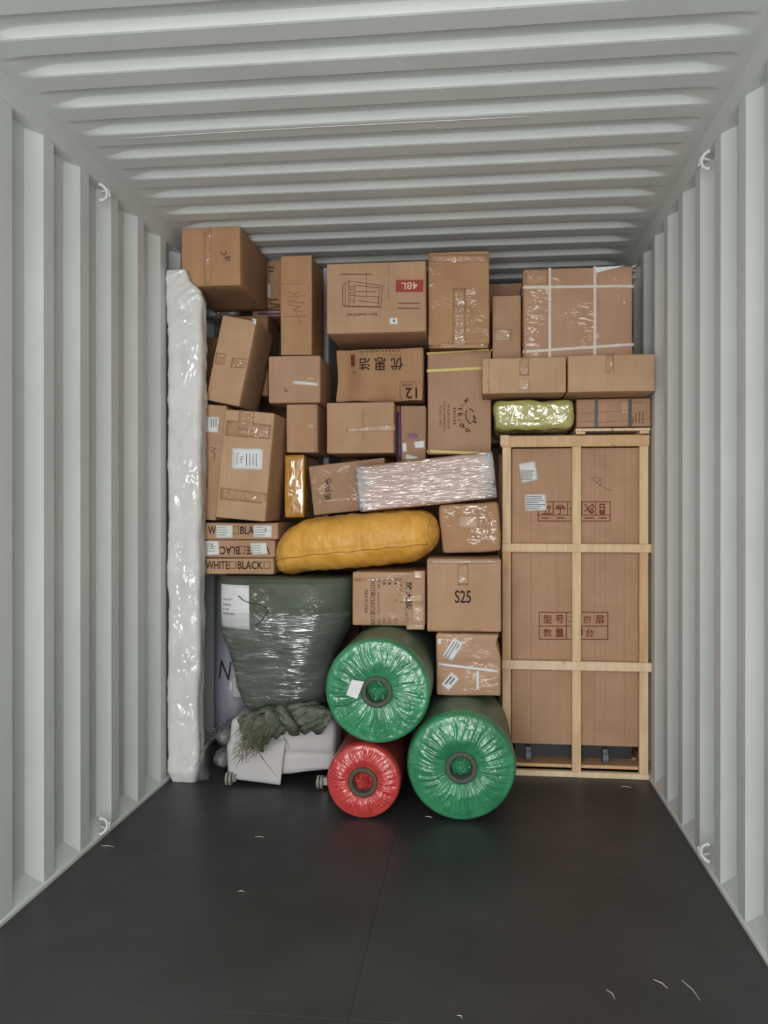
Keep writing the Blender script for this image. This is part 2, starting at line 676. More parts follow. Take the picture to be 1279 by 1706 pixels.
def carton(name, label, quad, Y, depth, tone=0, wrap=0.0, group=None, r=0.007, amp=0.0026, n=8, freq=5.0, seed=None, warp=None,
           yaw=0.0, mat=None, z0=None, ztop=None, flute='z', cat='box', pinch=0.0, flat=True):
    B = Carton()
    p = [at(px, py, Y) for px, py in quad]
    tl, tr, br, bl = p
    w = ((tr - tl).length + (br - bl).length) / 2
    h = ((tl - bl).length + (tr - br).length) / 2
    if flat and quad[0][1] == quad[1][1] and quad[0][0] == quad[3][0]:
        roll = 0.0
        w = (tr.x + br.x - tl.x - bl.x) / 2
        h = (tl.z + tr.z - bl.z - br.z) / 2
    else:
        uv = (tr - tl) + (br - bl)
        vv = (tl - bl) + (tr - br)
        roll = (math.atan2(uv.z, uv.x) + math.atan2(-vv.x, vv.z)) / 2
    cen = sum(p, Vector()) / 4
    upv = Vector((-math.sin(roll), 0, math.cos(roll)))
    base = cen - upv * (h / 2)
    if z0 is not None:
        top = base.z + h
        base.z = z0
        h = (ztop if ztop is not None else top) - z0
    elif ztop is not None:
        h = ztop - base.z
    seed = seed if seed is not None else (abs(hash_name(label)) % 97)
    yv = Matrix.Rotation(yaw, 3, 'Z') @ Vector((0, depth / 2, 0))
    B.root = thing(name, label, cat, (base.x + yv.x, Y + yv.y, base.z), (0, -roll, yaw), group)
    B.w, B.d, B.h, B.Y = w, depth, h, Y
    B.inv = (Matrix.Translation((base.x + yv.x, Y + yv.y, base.z)) @ Matrix.Rotation(yaw, 4, 'Z') @ Matrix.Rotation(-roll, 4, 'Y')).inverted()
    vs_, fs_ = soft_box(w, depth, h, r, amp, seed, n, freq, warp, pinch)
    B.top = base.z + h
    B.mat = mat or card_mat(tone, wrap, flute)
    B.body = mobj('body', vs_, fs_, B.mat, B.root, True)
    B.bvh = BVHTree.FromPolygons([tuple(q) for q in vs_], fs_)
    return B


def hash_name(s):
    h = 7
    for ch in s: h = (h * 31 + ord(ch)) % 1000003
    return h


def loc(B, px, py):
    q = B.inv @ at(px, py, B.Y)
    return q.x, q.z


def on_face(B, x, z, off):
    hit = B.bvh.ray_cast(Vector((x, -B.d, z)), Vector((0, 1, 0)))
    y = hit[0].y if hit[0] is not None else -B.d / 2
    return Vector((x, y - off, z))


def sheet(B, name, quad, mat, off=0.0012, n=(6, 6), parent=None, label=None, curl=0.0, thick=0.0008):
    """thin sheet (paper, tape) lying on the front face; quad in photo measure TL TR BR BL"""
    c = [loc(B, *q) for q in quad]
    nu, nv = n
    v, f = [], []
    for layer in (0, 1):
        for j in range(nv + 1):
            for i in range(nu + 1):
                a, b = i / nu, j / nv
                x = (c[0][0] * (1 - a) + c[1][0] * a) * (1 - b) + (c[3][0] * (1 - a) + c[2][0] * a) * b
                z = (c[0][1] * (1 - a) + c[1][1] * a) * (1 - b) + (c[3][1] * (1 - a) + c[2][1] * a) * b
                o = off + curl * (abs(2 * a - 1) ** 3) * b
                v.append(on_face(B, x, z, o + (thick if layer == 0 else -0.002)))
    m = (nu + 1) * (nv + 1)
    for j in range(nv):
        for i in range(nu):
            k = j * (nu + 1) + i
            f.append((k, k + nu + 1, k + nu + 2, k + 1))
            f.append((m + k, m + k + 1, m + k + nu + 2, m + k + nu + 1))
    ring = [i for i in range(nu + 1)] + [(j + 1) * (nu + 1) + nu for j in range(nv)] + [nv * (nu + 1) + i for i in range(nu - 1, -1, -1)] + [j * (nu + 1) for j in range(nv - 1, 0, -1)]
    for i in range(len(ring)):
        a, b = ring[i], ring[(i + 1) % len(ring)]
        f.append((a, b, m + b, m + a))
    return mobj(name, v, f, mat, parent or B.root, True, label)


def letter(B, s, px, py, hpx, rot=0.0, mat=None, wpx=None, off=0.0026, parent=None, name='lettering', arc=None):
    """words printed on the front face, centred at a place in the photo; hpx tall, wpx long"""
    v, f, sz = text_mesh(s, 0.014 if hpx > 9 and rot != -8 else 0.0)
    sc = (at(px + 50, py, B.Y) - at(px - 50, py, B.Y)).length / 100
    sy = hpx * sc / max(sz.y, 1e-4)
    sx = (wpx * sc / max(sz.x, 1e-4)) if wpx else sy
    cx, cz = loc(B, px, py)
    a = math.radians(rot)
    out = []
    for p in v:
        x, y = p.x * sx, p.y * sy
        out.append(on_face(B, cx + x * math.cos(a) - y * math.sin(a), cz + x * math.sin(a) + y * math.cos(a), off))
    return mobj(name, out, f, mat or INK, parent or B.root)


def strokes(B, name, lines, wpx, mat, off=0.0024, parent=None, ext=0.6):
    """pen or print lines on the front face, given as polylines in photo measure"""
    sc = (at(700, 800, B.Y) - at(600, 800, B.Y)).length / 100
    hw = wpx * sc / 2
    v, f = [], []
    for ln in lines:
        pts = [Vector(loc(B, *q)) for q in ln]
        for i in range(len(pts) - 1):
            a, b = pts[i], pts[i + 1]
            t = (b - a)
            if t.length < 1e-6: continue
            t.normalize()
            nrm = Vector((-t.y, t.x)) * hw
            e = t * hw * ext
            m = max(1, int((b - a).length / 0.05))
            for s in range(m):
                p0, p1 = a.lerp(b, s / m), a.lerp(b, (s + 1) / m)
                if s == 0: p0 = p0 - e
                if s == m - 1: p1 = p1 + e
                k = len(v)
                for q in (p0 - nrm, p1 - nrm, p1 + nrm, p0 + nrm):
                    v.append(on_face(B, q.x, q.y, off))
                f.append((k, k + 1, k + 2, k + 3))
    return mobj(name, v, f, mat, parent or B.root, kind='stuff' if len(lines) > 1 and name in ('printed_lines', 'printed_drawing', 'printed_pattern', 'handwriting', 'scribble', 'red_scribble', 'layer_edges', 'printed_logo') else None)


def dashes(B, p0, p1, n, wpx, mat, off=0.003, parent=None, seed=1):
    """a row of print too small to read, as a run of short marks"""
    rnd = random.Random(seed)
    ln = []
    for i in range(n):
        a, b = (i + 0.08) / n, (i + 0.45 + 0.25 * rnd.random()) / n
        ln.append([(p0[0] + (p1[0] - p0[0]) * t, p0[1] + (p1[1] - p0[1]) * t) for t in (a, b)])
    return strokes(B, 'printed_lines', ln, wpx, mat, off, parent, ext=0.0)


def printed_lines(B, l, t, r, b, rows, mat=None, parent=None, rot=False, seed=1, frac=0.45, off=0.0030):
    """rows of print too small to read"""
    rnd = random.Random(seed)
    ln = []
    for i in range(rows):
        u = (i + 0.5) / rows
        e = 1 - rnd.random() * 0.4
        if rot:
            x = l + (r - l) * u
            ln.append([(x, t), (x, t + (b - t) * e)])
        else:
            y = t + (b - t) * u
            ln.append([(l, y), (l + (r - l) * e, y)])
    wpx = ((r - l) if rot else (b - t)) / rows * frac
    return strokes(B, 'printed_lines', ln, wpx, mat or INK_GREY, parent=parent, off=off)


def strap_v(B, px, wpx, mat, py=None):
    """strap running round the box over front, top, back and bottom"""
    x, _ = loc(B, px, py or 700)
    sc = (at(700, 800, B.Y) - at(600, 800, B.Y)).length / 100
    hw = wpx * sc / 2
    t, d = 0.003, B.d / 2
    n = 10
    m = MB()
    for i in range(n):
        za, zb = B.h * i / n, B.h * (i + 1) / n
        ya, yb = on_face(B, x, min(max(za, .008), B.h - .008), t).y, on_face(B, x, min(max(zb, .008), B.h - .008), t).y
        m.add([(x - hw, ya, za), (x + hw, ya, za), (x + hw, yb, zb), (x - hw, yb, zb)], [(0, 1, 2, 3)])
    m.box(x - hw, x + hw, -d - t, d + t, B.h - 0.002, B.h + t)
    m.box(x - hw, x + hw, d - 0.002, d + t, 0, B.h)
    return m.build('strap', mat, B.root)


def strap_h(B, pl_, pr_, py_l, py_r, wpx, mat):
    xl, zl = loc(B, pl_, py_l)
    xr, zr = loc(B, pr_, py_r)
    sc = (at(700, 800, B.Y) - at(600, 800, B.Y)).length / 100
    hw = wpx * sc / 2
    t = 0.0036
    n = 10
    m = MB()
    for i in range(n):
        xa, xb = xl + (xr - xl) * i / n, xl + (xr - xl) * (i + 1) / n
        za, zb = zl + (zr - zl) * i / n, zl + (zr - zl) * (i + 1) / n
        ya, yb = on_face(B, xa, za, t).y, on_face(B, xb, zb, t).y
        m.add([(xa, ya, za - hw), (xb, yb, zb - hw), (xb, yb, zb + hw), (xa, ya, za + hw)], [(0, 1, 2, 3)])
    m.box(-B.w / 2 - t, -B.w / 2 + 0.002, -B.d / 2, B.d / 2, zl - hw, zl + hw)
    m.box(B.w / 2 - 0.002, B.w / 2 + t, -B.d / 2, B.d / 2, zr - hw, zr + hw)
    return m.build('strap', mat, B.root)


def seam(B, px0, py0, px1, py1, w=0.9):
    """slit between two flaps"""
    return strokes(B, 'flap_seam', [[(px0, py0), (px1, py1)]], w, INK_SOFT, off=0.0012)


# ------------------------------------------------------------------ tall crate on the right
CY = 4.19
c_tl, c_br = at(836, 727, CY), at(1081, 1300, CY)
cx0, cx1, ctop = c_tl.x, c_br.x, c_tl.z
CD = 0.68
crate = thing('wooden_crate', 'tall open pine slat crate standing on the floor against the right wall', 'crate', ((cx0 + cx1) / 2, CY + CD / 2, 0))
ox, oy = (cx0 + cx1) / 2, CY + CD / 2


def bar(name, x0, x1, y0, y1, z0, z1, tone=0, label=None):
    v, f = bevelled_box(x0 - ox, x1 - ox, y0 - oy, y1 - oy, z0, z1, 0.002)
    return mobj(name, v, f, wood_mat(tone), crate, label=label)


def zpx(py, px=960): return at(px, py, CY).z
def xpx(px, py=1000): return at(px, py, CY).x


pw = 0.043
z_b0, z_b1 = 0.0, zpx(1286)
bar('rail', cx0, cx1, CY, CY + 0.03, z_b0, z_b1, 2)
bar('rail', cx0 - 0.004, cx1 + 0.002, CY, CY + 0.028, zpx(744), ctop, 1)
for (a, b, t, dx) in ((1117, 1102, 2, 0.012), (920, 906, 0, 0.012)):
    bar('rail', cx0, cx1 + dx, CY - 0.004, CY + 0.022, zpx(a), zpx(b), t)
spans = [(z_b1, zpx(1117)), (zpx(1102), zpx(920)), (zpx(906), zpx(744))]
for i, (xa, xb) in enumerate(((cx0 + 0.002, cx0 + 0.002 + pw), (xpx(953), xpx(968)), (cx1 - pw - 0.003, cx1 - 0.003))):
    for j, (za, zb) in enumerate(spans):
        bar('post', xa, xb, CY + 0.003, CY + 0.033, za, zb, (i + j) % 2 if i != 1 else 0)
bar('corner_block', cx0 - 0.008, cx0 + 0.034, CY - 0.005, CY + 0.04, ctop - 0.045, ctop + 0.006, 0)
for xa in (cx0, cx1 - pw):
    bar('post', xa, xa + pw, CY + CD - 0.03, CY + CD, 0.0, ctop, 1)
    for z in (0.02, zpx(1110), zpx(913), ctop - 0.045):
        bar('side_rail', xa if xa == cx0 else xa + pw - 0.02, xa + 0.02 if xa == cx0 else xa + pw, CY + 0.034, CY + CD - 0.031, z, z + 0.043, 1)
for z in (0.0, ctop - 0.045):
    bar('rail', cx0 + pw, cx1 - pw, CY + CD - 0.03, CY + CD, z, z + 0.045, 1)
for i in range(4):
    ya = CY + 0.04 + i * 0.15
    bar('deck_board', cx0 + 0.024, cx1 - 0.024, ya, ya + 0.1, 0.035, 0.052, 1)
for i in range(4):
    ya = CY + 0.05 + i * 0.16
    bar('top_board', cx0 + 0.01, cx1 - 0.01, ya, ya + 0.09, ctop - 0.001, ctop + 0.008, 1)

# carton standing in the crate
IY = 4.235
T = carton('tall_carton', 'very tall plain brown carton with a printed arrow panel inside the pine crate', rect(852, 746, 1064, 1242), IY, 0.56, tone=0, amp=0.001, n=10, seed=5)
for x in (884, 930, 990, 1008, 1040):
    strokes(T, 'crease', [[(x, 750), (x, 1238)]], 1.2, card_mat(2), off=0.0008)
P1 = sheet(T, 'address_label', [(864, 773), (891, 768), (896, 799), (869, 805)], PAPER, label='crumpled white paper label')
printed_lines(T, 868, 783, 891, 800, 5, parent=P1, seed=3)
P2 = sheet(T, 'address_label', [(874, 824), (909, 823), (910, 850), (875, 852)], PAPER, off=0.0042, label='white printed address label')
printed_lines(T, 877, 826, 907, 849, 7, parent=P2, seed=9, mat=INK_GREY, off=0.0062, frac=0.35)
fr = [[(896, 836), (1016, 836), (1016, 868), (896, 868), (896, 836)], [(896, 858), (1016, 858)]]
for x in (921, 945, 969, 992): fr.append([(x, 836), (x, 858)])
strokes(T, 'handling_panel', fr, 1.3, INK_RED)
ic = [[(904, 856), (918, 856)], [(908, 854), (908, 846)], [(914, 854), (914, 846)], [(905, 847), (908, 842), (911, 847)], [(911, 847), (914, 842), (917, 847)],
      [(933, 846), (933, 855), (930, 857)], [(925, 847), (929, 843), (933, 841.5), (937, 843), (941, 847), (925, 847)], [(927, 845), (939, 845)],
      [(948, 847), (966, 847)], [(951, 847), (953, 854)], [(974, 840), (980, 848), (987, 855)], [(974, 852), (981, 845), (987, 840), (989, 844), (984, 848), (989, 852), (985, 855), (976, 848)],
      [(999, 840), (999, 856), (1006, 856), (1006, 840), (999, 840)], [(999, 845), (1006, 845)], [(1000, 851), (1006, 851)], [(1000, 853), (1006, 853)], [(1000, 855), (1006, 855)],
      [(902, 863), (914, 863)], [(927, 863), (940, 863)], [(951, 863), (963, 863)], [(974, 863), (988, 863)], [(997, 863), (1010, 863)]]
for a_, b_e in ((0, 1), (1, 2), (2, 3), (3, 4), (4, 5), (5, 8), (8, 10), (10, 12), (12, 17)):
    strokes(T, 'handling_symbol', ic[a_:b_e], 1.6, INK_RED, off=0.003)
strokes(T, 'printed_lines', ic[17:], 1.6, INK_RED, off=0.003)
strokes(T, 'scribble', [[(984, 797), (992, 802), (999, 807), (1008, 814), (1020, 817)], [(993, 803), (999, 799), (1003, 806), (998, 810)], [(985, 796), (994, 795), (1004, 798)]], 0.8, INK_SOFT)
strokes(T, 'model_table', [[(898, 1020), (1012, 1020), (1012, 1065), (898, 1065), (898, 1020)], [(898, 1043), (1012, 1043)], [(943, 1020), (943, 1065)]], 1.4, INK_RED)
for s, x, y, hh in (('型', 912, 1031.5, 14), ('号', 932, 1031.5, 14), ('二', 952, 1031.5, 9), ('四', 978, 1032.5, 11), ('层', 999, 1032, 14), ('数', 912, 1054, 14), ('量', 932, 1054, 14), ('1', 969, 1053, 12), ('台', 982, 1054, 14)):
    letter(T, s, x, y, hh, mat=INK_RED)
# black machine base, enlarged to paint in the dark void under the carton
mb = MB().box(-0.29, 0.29, -0.21, 0.24, -0.08, 0.0)
mb.build('base_and_dark_void', DARK, T.root)
for sx in (880, 1009):
    xx, _ = loc(T, sx, 1250)
    zb = 0.053 - T.root.location.z
    m = MB().box(xx - 0.012, xx + 0.012, -0.262, -0.238, zb + 0.03, -0.02)
    m.tube([(xx - 0.013, -0.25, zb + 0.03), (xx + 0.013, -0.25, zb + 0.03)], 0.03, 16)
    m.build('caster', plain('grey_caster', srgb(110, 112, 116), 0.5), T.root)
for xx in (-0.24, 0.24):
    zb = 0.053 - T.root.location.z
    m = MB().box(xx - 0.012, xx + 0.012, 0.19, 0.215, zb + 0.03, -0.05)
    m.tube([(xx - 0.013, 0.2, zb + 0.03), (xx + 0.013, 0.2, zb + 0.03)], 0.03, 16)
    m.build('caster', plain('grey_caster', srgb(110, 112, 116), 0.5), T.root)

# thin slatted board on the crate
sl, sr = at(958, 722, CY + 0.01), at(1083, 722, CY + 0.01)
sroot = thing('slatted_board', 'low pine pallet board lying on the crate under the dark-strapped bundle', 'pallet', ((sl.x + sr.x) / 2, CY + 0.24, ctop + 0.008))
sw = (sr.x - sl.x) / 2
for i, (xa, xb) in enumerate(((-sw, -0.002), (0.002, sw))):
    v, f = bevelled_box(xa, xb, -0.235, 0.235, 0.014, 0.028, 0.002)
    mobj('slat', v, f, wood_mat(2), sroot)
for xa in (-sw + 0.004, sw - 0.05):
    v, f = bevelled_box(xa, xa + 0.046, -0.23, 0.23, 0.0, 0.014, 0.002)
    mobj('runner', v, f, wood_mat(0), sroot)

# ------------------------------------------------------------------ right side, on the crate
TOPZ = ctop + 0.008
B = carton('strapped_carton_bundle', 'flat brown carton bundle with two dark straps on the crate beside the right wall', rect(960, 664, 1084, 718), 4.2, 0.46, tone=3, amp=0.003, z0=TOPZ + 0.034)
for x in (993, 1049): strap_v(B, x, 5.5, STRAP_BLACK)
strokes(B, 'layer_edges', [[(962, 689), (992, 688)], [(996, 687), (1046, 684)], [(962, 703), (992, 702)], [(996, 704), (1082, 698)], [(1054, 671), (1083, 670)]], 1.0, card_mat(5))
strokes(B, 'printed_lines', [[(1055, 694), (1053, 705)], [(1059, 688), (1058, 705)], [(1065, 686), (1064, 705)], [(1071, 686), (1070, 705)]], 1.6, INK_SOFT)
sheet(B, 'tape', rect(1036, 668, 1047, 690), TAPE_PALE)
z_long = B.top

OLIVE = plastic('olive_green_bag', srgb(188, 184, 116), srgb(156, 156, 84), 0.35, (9, 9, 9), (0.3, 0.5, 0), 0.6, 1.0)
B = carton('olive_plastic_package', 'shiny olive green plastic-wrapped package lying on the crate', rect(824, 664, 956, 727), 4.13, 0.6, mat=OLIVE, r=0.03, amp=0.012, n=34, freq=13.0, z0=TOPZ + 0.018, ztop=z_long - 0.012, cat='package')

Z_L = z_long
LB = carton('long_carton', 'long low brown carton overhanging the olive package, patched with two tape pieces', rect(803, 602, 943, 661), 4.0, 0.235, tone=1, amp=0.0015, seed=11)
sheet(LB, 'tape', [(865, 602), (881, 601), (881, 632), (865, 632)], TAPE)
sheet(LB, 'tape', [(863, 637), (882, 637), (882, 657), (863, 657)], TAPE_PALE)
strokes(LB, 'crease', [[(814, 606), (814, 660)], [(812, 640), (816, 660)]], 0.9, card_mat(5), off=0.001)
RB = carton('long_carton', 'long low plain carton touching the right wall above the dark-strapped bundle', rect(946, 598, 1091, 660), 4.0, 0.6, tone=1, amp=0.0012, seed=13)
sheet(RB, 'tape', [(1008, 597), (1022, 597), (1022, 628), (1008, 629)], TAPE)
for Q in (LB, RB):
    Q.root.location.z = Z_L + 0.006
Z_TOP = max(LB.root.location.z + LB.h, RB.root.location.z + RB.h)

B = carton('strapped_carton', 'big square carton bound with a grid of white straps near the roof', rect(872, 446, 1054, 601), 4.15, 0.5, tone=3, wrap=0.35, amp=0.004, r=0.012, z0=Z_TOP + 0.004)
for x in (915.5, 990.5): strap_v(B, x, 4.5, STRAP_WHITE, 520)
strap_h(B, 874, 1053, 479, 477, 4.5, STRAP_WHITE)
strap_h(B, 876, 1053, 586, 574, 4.5, STRAP_WHITE)
sheet(B, 'tape', rect(874, 449, 914, 474), TAPE)
tri = MB()
c1, c2, c3 = [Vector((loc(B, *q)[0], -B.d / 2 - 0.006, loc(B, *q)[1])) for q in ((992, 446), (1041, 443), (993, 455))]
tri.add([c1, c2, c3, c1 + Vector((0, .002, 0)), c2 + Vector((0, .002, 0)), c3 + Vector((0, .002, 0))], [(0, 2, 1), (3, 4, 5), (0, 1, 4, 3), (1, 2, 5, 4), (2, 0, 3, 5)])
tri.build('torn_paper', PAPER, B.root, label='torn white paper corner')

B = carton('narrow_carton', 'narrow upright plain carton between the tallest taped carton and the white-strapped carton', rect(820, 492, 868, 601), 4.27, 0.4, tone=0, z0=Z_TOP + 0.004)
sheet(B, 'tape', rect(820, 548, 852, 568), TAPE_PALE)
carton('hidden_carton', 'dim carton showing its upper edge behind the narrow upright carton', rect(806, 472, 884, 601), 4.76, 0.4, tone=2, z0=TOPZ + 0.002)

# ------------------------------------------------------------------ middle columns
SB = carton('yellow_strapped_carton', 'tall carton with yellow straps and sideways printing left of the olive package', rect(712, 585, 818, 757), 4.25, 0.4, tone=3, amp=0.0015)
strap_h(SB, 712, 815, 618, 613, 4.5, STRAP_YELLOW)
strap_h(SB, 716, 817, 752, 756, 4.5, STRAP_YELLOW)
strap_h(SB, 711, 814, 589, 583, 3, STRAP_YELLOW)
for s, x, y, rt in (('k', 778, 668, -55), ('i', 771, 675, -65), ('r', 766, 683, -78), ('k', 767, 691.5, -90), ('i', 766, 700, -100), ('d', 771, 709, -115), ('b', 779, 718, -125)):
    letter(SB, s, x, y, 9.5 if s in 'kdb' else 7.5, rot=rt, mat=INK)
strokes(SB, 'printed_logo', [[(782, 681), (786, 683), (789, 687)], [(777, 684), (775, 693), (778, 701), (784, 706)], [(788, 694), (792, 698)], [(787, 702), (794, 704)], [(790, 692), (791, 705)]], 1.5, INK)
dashes(SB, (757, 679), (757, 709), 6, 4.0, INK_SOFT, seed=2)
dashes(SB, (747, 673), (747, 715), 11, 3.6, INK_SOFT, seed=3)
dashes(SB, (740, 668), (740, 720), 14, 3.6, INK_SOFT, seed=4)
letter(SB, 'MADE IN CHINA', 733.5, 694, 4.5, rot=-90, mat=INK_SOFT, wpx=34)

TB = carton('tall_taped_carton', 'tallest upright carton with shiny tape, nearly reaching the roof', rect(713, 419, 815, 581), 4.13, 0.45, z0=SB.top + 0.010, tone=4, wrap=0.25, amp=0.0015)
sheet(TB, 'tape', rect(714, 424, 813, 437), TAPE, n=(12, 3))
sheet(TB, 'tape', rect(754, 480, 776, 578), TAPE, n=(4, 12))
sheet(TB, 'tape', rect(714, 572, 813, 580), TAPE, n=(12, 3))

OB = carton('printed_oven_carton', 'large carton with an upside-down line drawing and a red printed panel', rect(544, 437, 709, 554), 4.03, 0.5, tone=0, amp=0.0018)
rp = strokes(OB, 'red_panel', [[(665, 476.5), (699, 476.5)]], 20, RED_PRINT, off=0.002)
letter(OB, '48L', 682, 476.5, 12, rot=180, mat=PALE_PRINT, wpx=28, off=0.0034)
dr = [[(581, 468), (581, 510), (634, 511), (637, 476), (581, 468)], [(581, 468), (571, 475), (571, 508), (581, 510)], [(575, 473), (575, 509)], [(591, 475), (632, 480)], [(592, 486), (626, 486)], [(591, 493), (632, 495)],
      [(596, 501), (632, 505)], [(591, 475), (591, 505)], [(632, 478), (630, 508)], [(610, 452), (610, 495)], [(572, 511), (634, 512)]]
for (cx_, cy_) in ((586, 480), (586, 490), (586, 501)):
    dr.append([(cx_ + 3.2 * math.cos(a * math.pi / 4), cy_ + 3.2 * math.sin(a * math.pi / 4)) for a in range(9)])
strokes(OB, 'printed_drawing', dr, 1.1, INK_SOFT)
strokes(OB, 'printed_lines', [[(568, 457), (619, 457)], [(664, 505.5), (699, 505.5)], [(662, 513.5), (700, 514)]], 1.8, INK_SOFT)
letter(OB, 'Electric household oven', 603, 524.5, 5, rot=180, mat=INK, wpx=50)
st = sheet(OB, 'sticker', rect(649, 530, 662, 540), PAPER, label='small white sticker')
strokes(OB, 'sticker_mark', [[(655, 533), (658, 537)], [(654, 536), (658, 533)]], 1.6, INK_GREY, parent=st, off=0.003)
strokes(OB, 'crease', [[(647, 440), (647, 500)]], 0.9, card_mat(5), off=0.0008)

def crush(q, w, d, h):
    k = math.exp(-(((q.x + w * 0.42) / 0.07) ** 2 + ((q.z - h * 0.1) / 0.22) ** 2))
    q.y += 0.07 * k if q.y < 0 else 0
    if q.y < 0:
        e = max(0.0, 1 - abs(q.x - 0.02) / 0.16) * max(0.0, -q.z / (h / 2) - 0.25)
        q.y += 0.075 * e
    return q
YB = carton('crushed_printed_carton', 'dented carton with large upside-down characters under the oven drawing carton', [(560, 581), (703, 579), (705, 667), (556, 669)], 4.22, 0.38, tone=4, amp=0.007, n=26, warp=crush, freq=7, flat=False)
for s, x in (('优', 661, ), ('思', 633), ('洁', 607)):
    letter(YB, s, x, 606.5, 21, rot=180, mat=INK, wpx=20, off=0.004)
for s, x in zip('YOUSIJIE', (667, 659, 650, 639, 629, 620, 611, 603)):
    letter(YB, s, x, 592, 5.0, rot=180, mat=INK_SOFT, off=0.004)
dashes(YB, (598, 586), (668, 584), 13, 4.0, INK_SOFT, off=0.004, seed=5)
strokes(YB, 'printed_seal', [[(586, 591), (586, 606)]], 7.5, INK_RED, off=0.004)
strokes(YB, 'round_mark', [[(589 + 2.5 * math.cos(a), 619 + 2.5 * math.sin(a)) for a in [i * math.pi / 4 for i in range(9)]]], 0.8, INK_SOFT, off=0.004)
strokes(YB, 'number_frame', [[(668, 637), (690, 635), (693, 640), (693, 660)], [(666, 639), (666, 662), (670, 665)]], 1.0, INK_SOFT, off=0.004)
letter(YB, '12', 685, 655, 18, rot=180, mat=INK, off=0.004)
dashes(YB, (670, 642), (689, 641), 4, 3.5, INK_SOFT, off=0.004, seed=6)

MB1 = carton('taped_carton', 'square carton with a bright horizontal tape strip beside the purple-edged carton', rect(544, 670, 656, 755), 4.08, 0.42, tone=0, amp=0.002)
sheet(MB1, 'tape', [(576, 714), (657, 706), (658, 718), (577, 720)], TAPE_PALE, n=(12, 3))
seam(MB1, 605, 671, 605, 755, 0.8)
PB = carton('purple_edged_carton', 'small carton with a purple edge and white stickers beside the yellow-strapped carton', rect(661, 676, 709, 768), 4.2, 0.42, tone=2)
sheet(PB, 'purple_edge', [(661.5, 677), (668, 677), (669, 767), (661.5, 767)], PURPLE, n=(2, 10))
strokes(PB, 'printed_mark', [[(681, 727), (695, 727)]], 7, PURPLE_SOFT)
dashes(PB, (681, 724), (695, 724), 4, 4.0, PURPLE, off=0.0034, seed=7)
sheet(PB, 'sticker', [(670, 738), (677, 738), (677, 753), (671, 753)], PAPER)
sheet(PB, 'sticker', [(689, 736), (707, 734), (707, 746), (691, 747)], PAPER)
sheet(PB, 'sticker', [(676, 757), (698, 762), (690, 765), (675, 765)], PAPER_MINT)

# left middle columns
D12 = carton('upright_carton', 'slim upright carton with faded red scribbles left of the oven drawing carton', rect(467, 425, 519, 591), 4.12, 0.34, tone=4, amp=0.003)
strokes(D12, 'red_scribble', [[(478, 486), (490, 489), (500, 487)], [(480, 495), (510, 493)], [(478, 500), (506, 505)], [(492, 490), (495, 498)], [(480, 508), (500, 511), (488, 516), (504, 520)], [(472, 528), (512, 527)], [(490, 515), (502, 540)]], 1.0, plain('faded_red_marker', srgb(160, 92, 66), 0.8))
strokes(D12, 'crease', [[(468, 505), (518, 503)], [(469, 474), (512, 472), (518, 500)]], 1.0, card_mat(5), off=0.001)
B = carton('taped_carton', 'carton with a white tape strip under the slim upright carton', rect(447, 593, 533, 671), 4.12, 0.35, tone=3, amp=0.003)
sheet(B, 'tape', [(488, 634), (530, 638), (530, 643), (488, 640)], plain('white_tape', srgb(224, 222, 222), 0.3), n=(6, 2))
sheet(B, 'tape', rect(509, 628, 527, 634), TAPE_PALE)
strokes(B, 'handwriting', [[(472, 648), (476, 653), (478, 650)], [(481, 646), (484, 644)], [(474, 646), (480, 653)]], 1.1, INK_SOFT)
B = carton('plain_carton', 'plain carton with a short tape piece right of the label-bearing carton', rect(477, 673, 529, 754), 4.14, 0.42, tone=0)
sheet(B, 'tape', rect(509, 707, 528, 714), TAPE_PALE)
sheet(B, 'tape', rect(524, 674, 528.5, 753), TAPE, n=(2, 10))
YEL = plastic('amber_plastic', srgb(204, 152, 52), srgb(176, 122, 34), 0.3, (9, 9, 5), (0, 0.3, 0), 0.4, 1.0)
carton('amber_package', 'narrow upright amber plastic package between the label-bearing carton and the sideways-character carton', rect(473, 757, 507, 863), 4.15, 0.4, mat=YEL, r=0.012, amp=0.003, n=12, cat='package')

CB = carton('tilted_carton', 'tilted carton with sideways characters behind the silvery wrapped carton', [(512, 776), (640, 764), (650, 846), (524, 858)], 4.14, 0.4, tone=2, wrap=0.25, flat=False, amp=0.003)
for s, y in (('仓', 802), ('片', 815), ('瓶', 828)):
    letter(CB, s, 546, y, 11, rot=97, mat=INK)
sheet(CB, 'tape', [(535, 832), (585, 828), (585, 834), (537, 838)], TAPE_PALE, n=(8, 2))

SIL, nt_, b_ = new_mat('film_wrapped_carton_silver')
_v = coords(nt_)
tcn = nt_.nodes.new('ShaderNodeTexCoord')
sep = nt_.nodes.new('ShaderNodeSeparateXYZ')
nt_.links.new(tcn.outputs['Object'], sep.inputs[0])
absn = N(nt_, 'ShaderNodeMath', operation='ABSOLUTE')
nt_.links.new(sep.outputs[0], absn.inputs[0])
addn = N(nt_, 'ShaderNodeMath', operation='MULTIPLY_ADD')
nt_.links.new(noise_tex(nt_, _v, 16, 4, 1.0), addn.inputs[0])
addn.inputs[1].default_value = 0.14
nt_.links.new(absn.outputs[0], addn.inputs[2])
edge_f = ramp(nt_, addn.outputs[0], ((0.33, 0.0), (0.40, 1.0)))
streak = noise_tex(nt_, coords(nt_, (7, 7, 60), (0, 0.06, 0)), 1.0, 4, 0.8)
cc = mixc(nt_, ramp(nt_, streak, ((0.4, 0.0), (0.7, 0.8))), srgb(158, 126, 108), srgb(184, 156, 138))
cc = mixc(nt_, edge_f, cc, srgb(176, 174, 178))
dk = noise_tex(nt_, _v, 11, 3, 1.0)
